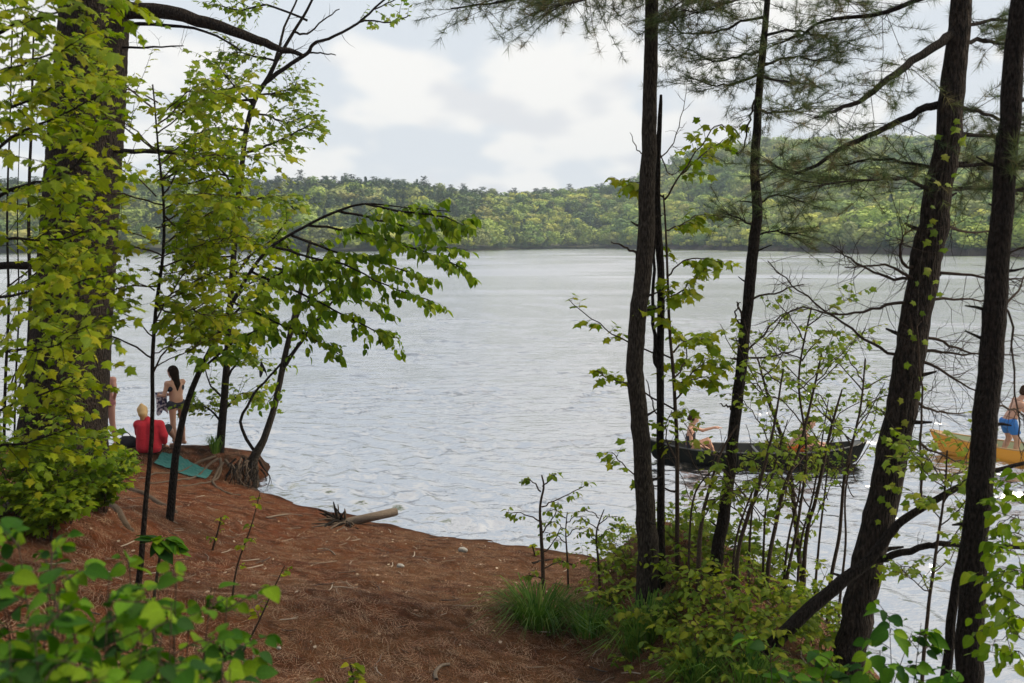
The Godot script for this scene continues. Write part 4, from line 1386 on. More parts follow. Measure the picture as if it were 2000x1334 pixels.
	for q in [[[1975, 200], [2030, 190], [2090, 200]], [[1960, 380], [2020, 370], [2080, 380]], [[1965, 330], [1990, 320], [2060, 300]]]:
		limb(t, q, 8, 3, rnd(-0.2, 0.7), "dark_bark", lv, {"tufts": 26, "per": 4, "size": 0.11, "twig": 0.35, "start": 0.1})
	for q in [[[1952, 500], [1990, 490], [2040, 470]], [[1940, 640], [1990, 560], [2020, 520]], [[1930, 790], [1980, 800], [2030, 830]], [[1945, 560], [1975, 640], [1985, 800], [2000, 880]]]:
		limb(t, q, 6, 2, rnd(-0.2, 0.5), "twig_bark", no, {"bare": 14, "twig": 0.3})
	stubs(t, 10, "dark_bark")
	put_needles(t[0], lv, tuft)
	# bare slanting fallen tree
	t = trunk("slanting_dead_tree", "bare dead sapling slanting up from the undergrowth, forked halfway", "tree", [[1478, 1292, 30], [1570, 1200, 28], [1640, 1140, 26], [1700, 1092, 23], [1740, 1040, 18], [1775, 1008, 16], [1890, 942, 12], [1960, 915, 9], [2040, 895, 6]], "dark_bark", 9, -1.0, -0.3, "", 1.0, 50)
	limb(t, [[1690, 1100], [1740, 1088], [1805, 1066], [1860, 1064], [2040, 1068]], 17, 9, -0.35, "dark_bark", no, {"bare": 4, "twig": 0.2})
	limb(t, [[1803, 985], [1797, 900], [1800, 760], [1790, 640]], 6, 3, -0.1, "twig_bark", no, {"bare": 12, "twig": 0.25})
	t = trunk("leaning_stem_tree", "thin dark stem standing against the straight trunk at the right edge", "tree", [[1838, 1400, 22], [1850, 1300, 21], [1862, 1180, 19], [1874, 1110, 17], [1886, 1040, 14], [1896, 960, 9]], "dark_bark", 8, 5.6)

func undergrowth() -> void:
	# saplings in the thicket on the right
	var th := [[[1500, 1110, 9], [1512, 1040, 8], [1530, 960, 8], [1560, 880, 6], [1585, 780, 5], [1605, 690, 3]], [[1440, 1090, 9], [1460, 1010, 8], [1482, 950, 7], [1510, 840, 5], [1530, 720, 3]], [[1570, 1110, 9], [1578, 1030, 8], [1595, 970, 7], [1620, 850, 6], [1645, 760, 3]], [[1572, 1180, 11], [1560, 1080, 10], [1548, 960, 9], [1535, 880, 8], [1505, 790, 6], [1480, 700, 3]], [[1365, 1090, 10], [1372, 1010, 8], [1390, 940, 6], [1410, 880, 5], [1440, 830, 3]], [[1620, 1150, 8], [1640, 1040, 7], [1650, 930, 6], [1680, 800, 4], [1690, 700, 3]], [[1800, 1340, 8], [1812, 1200, 7], [1828, 1080, 6], [1845, 960, 4], [1850, 880, 3]], [[1535, 1140, 7], [1560, 1010, 6], [1575, 880, 5], [1560, 740, 4], [1585, 600, 3]]]
	var where := ["in front of the canoe's middle", "beside the slim pine", "in front of the black canoe's bow", "crossing in front of the black canoe", "between the snag and the slim pine", "close to the thick leaning pine", "between the thick leaning pine and the straight trunk", "rising above the black canoe"]
	for k in th.size():
		var lv := []
		var t := trunk("thicket_sapling", ["slim forked sapling ", "thin upright sapling ", "thin leafy sapling ", "crooked dark sapling ", "low slanting sapling ", "tall wispy sapling ", "small sapling ", "tallest of the thin saplings "][k] + where[k], "sapling", th[k], "twig_bark", 6, (6.6 if k == 6 else minf(ground_depth(th[k][0][0], 1175), 9.6)), rnd(-0.3, 0.3), "saplings in the right-hand thicket")
		var n: int = th[k].size()
		for q in [10, 7, 8, 8, 3, 12, 13, 9][k]:
			var f := rnd(0.2, 0.95) * (n - 1)
			var i := mini(int(f), n - 2)
			var x := lerpf(th[k][i][0], th[k][i + 1][0], f - i)
			var y := lerpf(th[k][i][1], th[k][i + 1][1], f - i)
			var sg := 1.0 if rng.randf() < 0.5 else -1.0
			limb(t, [[x, y], [x + sg * rnd(25, 45), y - rnd(20, 60)], [x + sg * rnd(50, 110), y - rnd(30, 130)]], 3, 1.2, rnd(-0.6, 0.6), "twig_bark", lv, {"twigs": 7, "per": 5, "size": 0.062, "twig": 0.3, "droop": 0.5, "start": 0.2})
		put_leaves(t[0], lv, "maple", "spring", "leaf", 140)
	# thin leafless stems among them
	var place := ["first", "second", "third", "fourth", "fifth", "sixth", "seventh", "eighth"]
	for k in 8:
		var x: float = [1345, 1430, 1462, 1490, 1528, 1556, 1590, 1640][k]
		var top: float = [900, 930, 880, 820, 900, 780, 860, 820][k]
		var no := []
		var t := trunk("bare_thicket_stem", place[k] + " from the left of the thin leafless stems before the black canoe", "stem", [[x, 1175, 6], [x + rnd(0, 14), 1060, 5], [x + rnd(10, 40), 960, 4], [x + rnd(30, 75), top, 2]], "twig_bark", 5, minf(ground_depth(x, 1170), 9.4), rnd(-0.3, 0.2), "bare stems in the right-hand thicket", 1.1, 20)
		for q in 3:
			var y := rnd(top + 40, 1020)
			var xx := x + 30.0 * (1175.0 - y) / 220.0
			limb(t, [[xx, y], [xx + [-1, 1][q % 2] * rnd(10, 30), y - 40], [xx + [-1, 1][q % 2] * rnd(20, 60), y - rnd(70, 140)]], 2.5, 1, rnd(-0.2, 0.2), "twig_bark", no, {"bare": 5, "twig": 0.3, "thick": 0.002})
	# leafy bushes over the bank edge, in front of the canoes
	var spots := [[1330, 1060, 0.5, "leafy bush right behind the snag's foot"], [1405, 1080, 0.5, "leafy bush at the slim pine's foot"], [1490, 1120, 0.8, "leafy bush below the black canoe's middle"], [1560, 1150, 0.85, "leafy bush below the black canoe's bow"], [1240, 1105, 0.6, "leafy bush at the beach end, left of the bowed pine"], [1190, 1120, 0.45, "low leafy bush where the beach meets the thicket"], [1620, 1200, 0.75, "leafy bush against the thick leaning pine"], [1340, 1160, 0.6, "yellow-green bush between snag and slim pine"], [1430, 1190, 0.55, "low bush in front of the slim pine"], [1520, 1230, 0.5, "low bush under the slanting dead sapling"], [1300, 1240, 0.4, "small bush in front of the snag's foot"], [1390, 1270, 0.4, "small bush in the undergrowth below the slim pine"], [1200, 1180, 0.35, "small bush left of the bowed pine's foot"], [1600, 1275, 0.55, "leafy bush between slanting sapling and thick leaning pine"], [1470, 1290, 0.45, "leafy bush at the slanting sapling's lower end"], [1350, 1320, 0.35, "lowest small bush at the bottom edge of the undergrowth"], [1560, 1200, 0.7, "taller bush behind the slanting sapling"]]
	for s in spots:
		var d := ground_depth(s[0], s[1])
		var p := W(s[0], s[1], d)
		p.y = height(p.x, p.z)
		shrub("understory_bush", s[3], "bush", p, 6, s[2] * 0.7, s[2] * 0.9, "maple" if rng.randf() < 0.5 else "small", "brush" if s[1] > 1140 else "spring", {"twigs": 6, "per": 5, "size": 0.075, "twig": 0.26, "droop": 0.5, "start": 0.25, "stem": 0.005}, "bushes in the right-hand undergrowth", "leaf", 90)
	# broad-leaved shrubs close to the camera
	var near := [[1690, 1330, 4.6, 0.75, 0.3, "broad-leaved shrub under the thick leaning pine"], [1590, 1360, 4.2, 0.45, 0.3, "broad-leaved shrub at the bottom edge below the slanting sapling"], [1780, 1400, 4.4, 0.6, 0.3, "broad-leaved shrub with a drooping dark leaf beside the thin stem"]]
	for s in near:
		var p := W(s[0], s[1], s[2])
		p.y = height(p.x, p.z)
		shrub("broadleaf_shrub", s[5], "shrub", p, 9, maxf(s[3], W(s[0], 1235, s[2]).y - p.y), s[4], "ovate", "shrub", {"twigs": 8, "per": 5, "size": 0.09, "twig": 0.22, "droop": 0.6, "start": 0.3, "tilt": 0.7}, "", "broad_leaf", 200)
	for s in [[1985, 960, 1130, "leafy branch tip of a sapling at the right edge, above the fork"], [1990, 1130, 1290, "leafy sapling low at the right edge beyond the straight trunk"]]:
		var lv := []
		var t := trunk("bank_sapling", s[3], "sapling", [[2040, 1500, 12], [2030, 1300, 10], [2020, s[2], 8], [2000, s[1], 4]], "twig_bark", 6, 5.0 if s[1] < 1000 else 4.7)
		for q in 6: limb(t, [[2015, lerpf(s[1], s[2], q / 5.0)], [1980, lerpf(s[1], s[2], q / 5.0) - 20], [1940, lerpf(s[1], s[2], q / 5.0) + rnd(-20, 20)]], 3, 1, rnd(-0.3, 0.4), "twig_bark", lv, {"twigs": 4, "per": 5, "size": 0.07, "twig": 0.2, "droop": 0.6})
		put_leaves(t[0], lv, "ovate", "beech", "leaf", 120)
	# bottom-left shrub, nearest of all
	var bl := [[-20, 1330, 2.3, 0.5, 0.4, "dark broad-leaved shrub filling the bottom left corner"], [110, 1400, 2.0, 0.36, 0.35, "broad-leaved shrub at the bottom edge, right of the corner shrub"], [290, 1420, 2.2, 0.32, 0.3, "broad-leaved shrub below the maple sapling"], [350, 1440, 2.1, 0.22, 0.2, "low broad-leaved shrub farthest along the bottom edge toward the bare bank"], [40, 1420, 1.7, 0.3, 0.3, "nearest dark shrub, cut by the bottom left corner"], [200, 1390, 2.6, 0.3, 0.3, "broad-leaved shrub behind the bottom edge, in front of the maple sapling"]]
	for s in bl:
		var p := W(s[0], s[1], s[2])
		p.y = height(p.x, p.z)
		var top: float = W(s[0], [1080, 1120, 1165, 1215, 1190, 1150][bl.find(s)], s[2]).y - p.y
		shrub("broadleaf_shrub", s[5], "shrub", p, 42, maxf(s[3], top), s[4] * 1.35, "ovate", "shrub", {"twigs": 11, "per": 6, "size": 0.062, "twig": 0.18, "droop": 0.45, "start": 0.3, "tilt": 0.8, "stem": 0.005}, "", "broad_leaf", 240)
	# bushes on the slope under the big pine
	for s in [[40, 1010, 1.0, "leafy bush in front of the big pine, at the left edge"], [130, 1020, 0.9, "leafy bush right in front of the big pine's foot"], [200, 1000, 0.6, "leafy bush beside the big pine's root"], [90, 1055, 0.6, "lowest leafy bush on the red needle slope"], [225, 930, 0.4, "small bush behind the big pine's root, near the bathers"]]:
		var d := ground_depth(s[0], s[1])
		var p := W(s[0], s[1], d)
		p.y = height(p.x, p.z)
		shrub("slope_bush", s[3], "bush", p, 9, s[2], s[2] * 0.6, "maple", "beech", {"twigs": 11, "per": 7, "size": 0.085, "twig": 0.3, "droop": 0.5, "start": 0.2, "stem": 0.006}, "bushes below the big pine", "leaf", 160)
	# seedlings on the bare bank
	for s in [[452, 1190, [[452, 1190, 5], [462, 1110, 4], [490, 1030, 3], [508, 962, 2]], "tall thin seedling with a leafy tip reaching toward the driftwood"], [470, 1280, [[470, 1285, 5], [505, 1215, 4], [530, 1160, 3], [556, 1105, 2]], "slanting thin seedling on the needle slope, nearest the shrubs"], [690, 1330, [[690, 1345, 6], [688, 1320, 5], [684, 1296, 4]], "tiny two-leaved seedling at the bottom edge of the bare bank"], [290, 1250, [[300, 1262, 8], [300, 1180, 7], [310, 1100, 6], [318, 1050, 5]], "seedling with a whorl of large leaves right beside the maple sapling"], [420, 1040, [[415, 1075, 5], [425, 1040, 4], [432, 1010, 3]], "low bright seedling behind the maple sapling"], [1045, 1062, [[1045, 1085, 4], [1040, 1066, 3]], "tiny seedling by the waterline twig"]]:
		var lv := []
		var t := trunk("seedling", s[3], "seedling", s[2], "twig_bark", 5, -1.0, 0.0, "", 1.2, 14)
		var big: float = {690: 0.085, 290: 0.15}.get(s[0], 0.055)
		var m := MB.new()
		leafy(m, t[2], lv, {"twigs": 6 if s[0] != 690 else 5, "per": 5 if s[0] != 690 else 3, "size": big, "twig": 0.1, "droop": 0.35, "start": 0.45 if s[0] != 290 else 0.85, "tilt": 0.6})
		part(m.mesh(), "twigs", M.twig_bark, t[0])
		put_leaves(t[0], lv, "ovate", "maple" if s[0] != 290 else "shrub", "broad_leaf" if s[0] == 290 else "leaf")
	# slim sapling out of the grass tuft
	var lv := []
	var t := trunk("beach_sapling", "slim sapling with sparse leaves rising from the grass tuft against the water", "sapling", [[1062, 1165, 9], [1060, 1100, 8], [1057, 1040, 7], [1055, 990, 5], [1062, 950, 4], [1058, 928, 3]], "twig_bark", 6)
	for q in [[[1058, 1020], [1030, 1005], [990, 1000]], [[1058, 990], [1080, 980], [1120, 960], [1150, 945]], [[1060, 1040], [1080, 1010], [1090, 980]], [[1056, 960], [1040, 940], [1025, 935]], [[1060, 950], [1075, 935], [1085, 925]], [[1060, 1080], [1080, 1060], [1095, 1030]], [[1062, 1130], [1045, 1125], [1030, 1120]], [[1062, 1110], [1085, 1100], [1100, 1095]]]:
		limb(t, q, 3.5, 1.2, rnd(-0.2, 0.2), "twig_bark", lv, {"twigs": 4, "per": 4, "size": 0.065, "twig": 0.13, "droop": 0.9, "start": 0.5})
	put_leaves(t[0], lv, "ovate", "spring")
	for s in [[1105, 1150, [[1110, 1150, 5], [1108, 1090, 4], [1105, 1040, 3], [1108, 1000, 2]], "thin leafy seedling just right of the beach sapling"], [1170, 1160, [[1172, 1160, 6], [1168, 1090, 5], [1165, 1040, 4], [1180, 995, 2]], "thin leafy seedling between beach sapling and bowed pine"]]:
		lv = []
		t = trunk("seedling", s[3], "seedling", s[2], "twig_bark", 5, -1.0, 0.0, "", 1.2, 14)
		for q in 5: limb(t, [[s[0], 1060 - q * 12], [s[0] + [-1, 1][q % 2] * 20, 1045 - q * 12], [s[0] + [-1, 1][q % 2] * 42, 1040 - q * 10]], 2.5, 1, rnd(-0.1, 0.1), "twig_bark", lv, {"twigs": 3, "per": 4, "size": 0.06, "twig": 0.12, "droop": 0.8, "start": 0.3})
		put_leaves(t[0], lv, "ovate", "spring")
	# grass tufts: every blade its own strip
	for s in [[1052, 1215, 0.32, 0.4, 420, "dense dark green grass tuft on the edge of the bare bank", true], [1150, 1240, 0.3, 0.26, 200, "lighter grass tuft right of the dense one", false], [1255, 1260, 0.38, 0.3, 240, "grass tuft before the bowed pine's foot", false], [1370, 1335, 0.3, 0.24, 200, "grass tuft at the bottom edge below the undergrowth", false], [1460, 1345, 0.26, 0.22, 160, "grass tuft at the bottom edge beside the slanting sapling", false], [420, 885, 0.35, 0.15, 90, "wispy grass at the foot of the slender tree on the point", false]]:
		var d := ground_depth(s[0], s[1])
		var p := W(s[0], s[1], d)
		p.y = height(p.x, p.z)
		var o := thing("grass_tuft", s[5], "grass tuft", p, "grass tufts on the bank")
		var m := MB.new()
		for k in s[4]:
			var a := rnd(0, TAU)
			var r: float = s[3] * sqrt(rng.randf()) * 0.6
			var b := Vector3(cos(a) * r, 0, sin(a) * r)
			b.y = height(p.x + b.x, p.z + b.z) - p.y - 0.01
			var out: Vector3 = (Vector3(cos(a), 0, sin(a)) + rdir() * 0.6) * s[3] * rnd(0.3, 1.0)
			var hh: float = s[2] * rnd(0.6, 1.1)
			var sd := Vector3(-sin(a), 0, cos(a)) * rnd(0.003, 0.0075)
			var col: Color = [Color(0.06, 0.13, 0.025), Color(0.085, 0.16, 0.03), Color(0.04, 0.095, 0.02), Color(0.12, 0.18, 0.04)][rng.randi() % 4] * (1.0 if s[6] else 1.35)
			var p1 := b + Vector3(out.x * 0.3, hh * 0.6, out.z * 0.3)
			var p2 := b + Vector3(out.x * 0.75, hh * 0.95, out.z * 0.75)
			var p3 := b + Vector3(out.x * 1.5, hh * rnd(0.35, 0.8), out.z * 1.5)
			var nn := sd.cross(p2 - b).normalized()
			m.flat(PackedVector3Array([b - sd, b + sd, p1 + sd, p1 - sd]), nn, col)
			m.flat(PackedVector3Array([p1 - sd, p1 + sd, p2 + sd * 0.7, p2 - sd * 0.7]), nn, col)
			m.flat(PackedVector3Array([p2 - sd * 0.7, p2 + sd * 0.7, p3]), nn, col)
		tag(part(m.mesh(), "blades", M.grass, o), "", "", "", "stuff")

func ground_cover() -> void:
	# low seedlings and leaves covering the right-hand bank
	var xf := []
	var cols := []
	var t: Array = LEAF_TONES.brush
	var m := MB.new()
	var tries := 0
	while xf.size() < 5200 and tries < 60000:
		tries += 1
		var z := rnd(-11.8, -3.2)
		var x := rnd(0.3, 3.4)
		var h := height(x, z)
		var edge := 0.55 + 0.55 * noise.get_noise_2d(x * 9.0, z * 9.0) + 0.05 * (-z - 8.0)
		if h < 0.15 or x < edge + 0.55: continue
		var up := rnd(0.04, 0.32)
		var p := Vector3(x, h, z)
		var top := p + Vector3(rnd(-0.1, 0.1), up, rnd(-0.1, 0.1))
		m.tube([p - Vector3(0, 0.02, 0), top], [0.0025, 0.0012], 3, Color(0.08, 0.07, 0.03), 0.0, false)
		for k in 4:
			var a := TAU * (k + rnd(0, 0.8)) / 4.0
			var d := Vector3(cos(a), rnd(-0.4, 0.3), sin(a)).normalized()
			xf.append(leaf_xf(top, d, (Vector3.UP + rdir() * 0.5).normalized(), rnd(0.035, 0.085)))
			cols.append(t[rng.randi() % 5] * rnd(0.7, 1.2))
	tag(scatter("undergrowth_leaves", make_leaf("small", Color.WHITE), M.leaf, xf, cols, self), "low leafy ground cover spread under the right-hand trees", "ground cover", "", "stuff")
	tag(part(m.mesh(), "undergrowth_stems", M.litter, self), "thin stems of the low ground cover under the right-hand trees", "ground cover", "", "stuff")

# ---------------------------------------------------------------- people
# joints are in metres, x to the right in the picture, z toward the camera, from a point on the ground or floor
func hand(m: MB, wrist: Vector3, dir: Vector3, palm: Vector3, curl: float, thumb_side: float) -> void:
	var y := dir.normalized()
	var z := (palm - y * palm.dot(y)).normalized()
	var x := y.cross(z) * thumb_side
	var f := Field.new(wrist - Vector3.ONE * 0.2, wrist + Vector3.ONE * 0.2, 0.005)
	var at := func(a: float, b: float, c: float) -> Vector3: return wrist + x * a + y * b + z * c
	f.capsule(at.call(0, -0.03, 0), at.call(0, 0.02, 0), 0.026, 0.026, 0.02)
	f.capsule(at.call(-0.018, 0.02, 0), at.call(-0.024, 0.075, 0), 0.02, 0.017, 0.02)
	f.capsule(at.call(0.016, 0.02, 0), at.call(0.024, 0.08, 0), 0.021, 0.017, 0.02)
	var len := [0.066, 0.078, 0.072, 0.056]
	for k in 4:
		var a := 0.03 - k * 0.02
		var p: Vector3 = at.call(a, 0.082 - absf(k - 1.2) * 0.005, 0)
		var bend := 0.0
		for j in 3:
			bend += curl
			var l: float = len[k] * [0.46, 0.31, 0.23][j]
			var q := p + (y * cos(bend) + z * sin(bend)) * l
			f.capsule(p, q, 0.0095 - j * 0.0008, 0.0088 - j * 0.0008, 0.004)
			p = q
	var t0: Vector3 = at.call(0.026, 0.025, 0.004)
	var t1: Vector3 = at.call(0.055, 0.055, 0.012)
	var t2: Vector3 = at.call(0.06, 0.085, 0.022 + curl * 0.02)
	f.capsule(t0, t1, 0.014, 0.011, 0.012)
	f.capsule(t1, t2, 0.011, 0.009, 0.004)
	f.skin(m, Color.WHITE)

func head(m: MB, c: Vector3, face: Vector3, up: Vector3) -> void:
	var z := face.normalized()
	var y := (up - z * up.dot(z)).normalized()
	var x := y.cross(z)
	var f := Field.new(c - Vector3.ONE * 0.17, c + Vector3.ONE * 0.17, 0.007)
	var at := func(a: float, b: float, d: float) -> Vector3: return c + x * a + y * b + z * d
	f.capsule(at.call(0, 0.035, -0.03), at.call(0, 0.035, 0.015), 0.078, 0.074, 0.03)
	f.capsule(at.call(0, -0.02, 0.03), at.call(0, -0.075, 0.052), 0.055, 0.032, 0.04)
	f.capsule(at.call(-0.03, -0.04, 0.02), at.call(0.03, -0.04, 0.02), 0.04, 0.04, 0.03)
	f.capsule(at.call(0, 0.012, 0.082), at.call(0, -0.022, 0.104), 0.009, 0.014, 0.014)
	f.capsule(at.call(-0.03, 0.03, 0.075), at.call(0.03, 0.03, 0.075), 0.014, 0.014, 0.02)
	f.capsule(at.call(-0.017, -0.052, 0.08), at.call(0.017, -0.052, 0.08), 0.008, 0.008, 0.008)
	for s in [-1.0, 1.0]:
		f.capsule(at.call(s * 0.078, 0.01, -0.008), at.call(s * 0.076, -0.025, -0.004), 0.016, 0.011, 0.008)
		f.carve(at.call(s * 0.032, 0.008, 0.094), 0.013)
		f.capsule(at.call(s * 0.031, 0.008, 0.078), at.call(s * 0.032, 0.008, 0.0785), 0.011, 0.011, 0.003)
	f.capsule(at.call(0, -0.06, -0.01), at.call(0, -0.12, -0.02), 0.05, 0.052, 0.03)
	f.skin(m, Color.WHITE)

# pose: neck, head, face; shoulders, elbows, wrists, hips, knees, ankles as pairs [a, b]; toe directions
func person(label: String, at: Vector3, p: Dictionary, skin_mat: String) -> Node3D:
	var o := thing("person", label, "person", at)
	var m := MB.new()
	var k: float = p.get("build", 1.0)
	var lo := Vector3.ONE * 9.0
	var hi := -lo
	for key in ["shoulder", "elbow", "wrist", "hip", "knee", "ankle"]:
		for q in p[key]:
			lo = lo.min(q)
			hi = hi.max(q)
	var f := Field.new(lo - Vector3.ONE * 0.26, hi + Vector3.ONE * 0.3, 0.014)
	var pel: Vector3 = (p.hip[0] + p.hip[1]) * 0.5
	var sh: Vector3 = (p.shoulder[0] + p.shoulder[1]) * 0.5
	var across: Vector3 = (p.shoulder[1] - p.shoulder[0]).normalized()
	var across_h: Vector3 = (p.hip[1] - p.hip[0]).normalized()
	torso(f, pel, sh, across, across_h, k, 0.0)
	f.capsule(p.shoulder[0], p.shoulder[1], 0.058 * k, 0.058 * k, 0.05)
	f.capsule(sh, p.neck, 0.06 * k, 0.05, 0.05)
	f.capsule(p.neck, p.head, 0.048, 0.045, 0.03)
	for s in 2:
		f.capsule(p.shoulder[s], p.elbow[s], 0.05 * k, 0.038 * k, 0.03)
		f.capsule(p.elbow[s], p.wrist[s], 0.039 * k, 0.026, 0.015)
		f.capsule(p.hip[s], p.knee[s], 0.085 * k, 0.055 * k, 0.035)
		f.capsule(p.knee[s], p.knee[s].lerp(p.ankle[s], 0.35), 0.053 * k, 0.054 * k, 0.02)
		f.capsule(p.knee[s].lerp(p.ankle[s], 0.35), p.ankle[s], 0.053 * k, 0.034, 0.02)
		var toe: Vector3 = p.toe[s]
		f.capsule(p.ankle[s] + Vector3(0, -0.035, 0) - toe * 0.04, p.ankle[s] + toe * 0.13 + Vector3(0, -0.05, 0), 0.034, 0.026, 0.02)
	f.skin(m, Color.WHITE)
	head(m, p.head, p.face, p.get("crown", Vector3.UP))
	for s in 2: hand(m, p.wrist[s] + p.hand[s].normalized() * 0.02, p.hand[s], p.get("palm", [Vector3(0, -1, 0), Vector3(0, -1, 0)])[s], p.get("curl", 0.35), 1.0 if s else -1.0)
	part(m.mesh(), "body", M[skin_mat], o)
	return o

func torso(f: Field, pel: Vector3, sh: Vector3, across: Vector3, across_h: Vector3, k: float, grow: float) -> void:
	for s in [-1.0, 1.0]:
		f.capsule(pel + across_h * s * 0.06 * k, pel.lerp(sh, 0.3) + across_h * s * 0.045 * k, 0.1 * k + grow, 0.085 * k + grow, 0.06)
		f.capsule(pel.lerp(sh, 0.3) + across * s * 0.045 * k, pel.lerp(sh, 0.82) + across * s * 0.075 * k, 0.085 * k + grow, 0.09 * k + grow, 0.06)

func wear(o: Node3D, called: String, material: String, caps: Array, cuts: Array, cell := 0.014) -> void:
	var lo := Vector3.ONE * 9.0
	var hi := -lo
	for c in caps:
		lo = lo.min(c[0]).min(c[1])
		hi = hi.max(c[0]).max(c[1])
	var f := Field.new(lo - Vector3.ONE * 0.2, hi + Vector3.ONE * 0.2, cell)
	for c in caps: f.capsule(c[0], c[1], c[2], c[3], 0.03)
	for c in cuts: f.keep(c[0], c[1])
	var m := MB.new()
	f.skin(m, Color.WHITE)
	part(m.mesh(), called, M[material], o)

func hang_cloth(w: float, h: float, nx: int, ny: int, fold: float) -> MB:
	# a cloth hanging from its top edge at the origin, with vertical folds; two sided with thickness
	var m := MB.new()
	for side in 2:
		var s := m.v.size()
		for j in ny + 1:
			for i in nx + 1:
				var u := float(i) / nx
				var v := float(j) / ny
				var dz := sin(u * 13.0 + v * 1.5) * fold * (0.4 + v) + sin(u * 5.0 + 1.0) * fold
				m.vert(Vector3((u - 0.5) * w * (1.0 - 0.12 * sin(v * 3.0)), -v * h - 0.05 * sin(u * 7.0) * v, dz + (0.004 if side else -0.004)), Vector3(-cos(u * 13.0 + v * 1.5) * fold * 9.0, 0, 1).normalized() * (1.0 if side else -1.0))
		for j in ny:
			for i in nx:
				var a := s + j * (nx + 1) + i
				m.quad(a, a + 1, a + nx + 2, a + nx + 1)
	return m

func drape(w: float, h: float) -> MB:
	# a scrap of cloth hooked over a twig: narrow on top, two uneven points below
	var m := hang_cloth(w, h, 16, 12, 0.02)
	for k in m.v.size():
		var v := m.v[k]
		var t := clampf(-v.y / h, 0.0, 1.2)
		m.v[k] = Vector3(v.x * lerpf(0.15, 1.0, minf(t * 1.6, 1.0)) + 0.03 * t, v.y * (0.75 + 0.5 * absf(v.x) / w), v.z)
	return m

func V(x: float, y: float, z: float) -> Vector3:
	return Vector3(x, y, z)

func ground_at(px: float, d: float) -> Vector3:
	var p := W(px, 700, d)
	p.y = height(p.x, p.z)
	return p

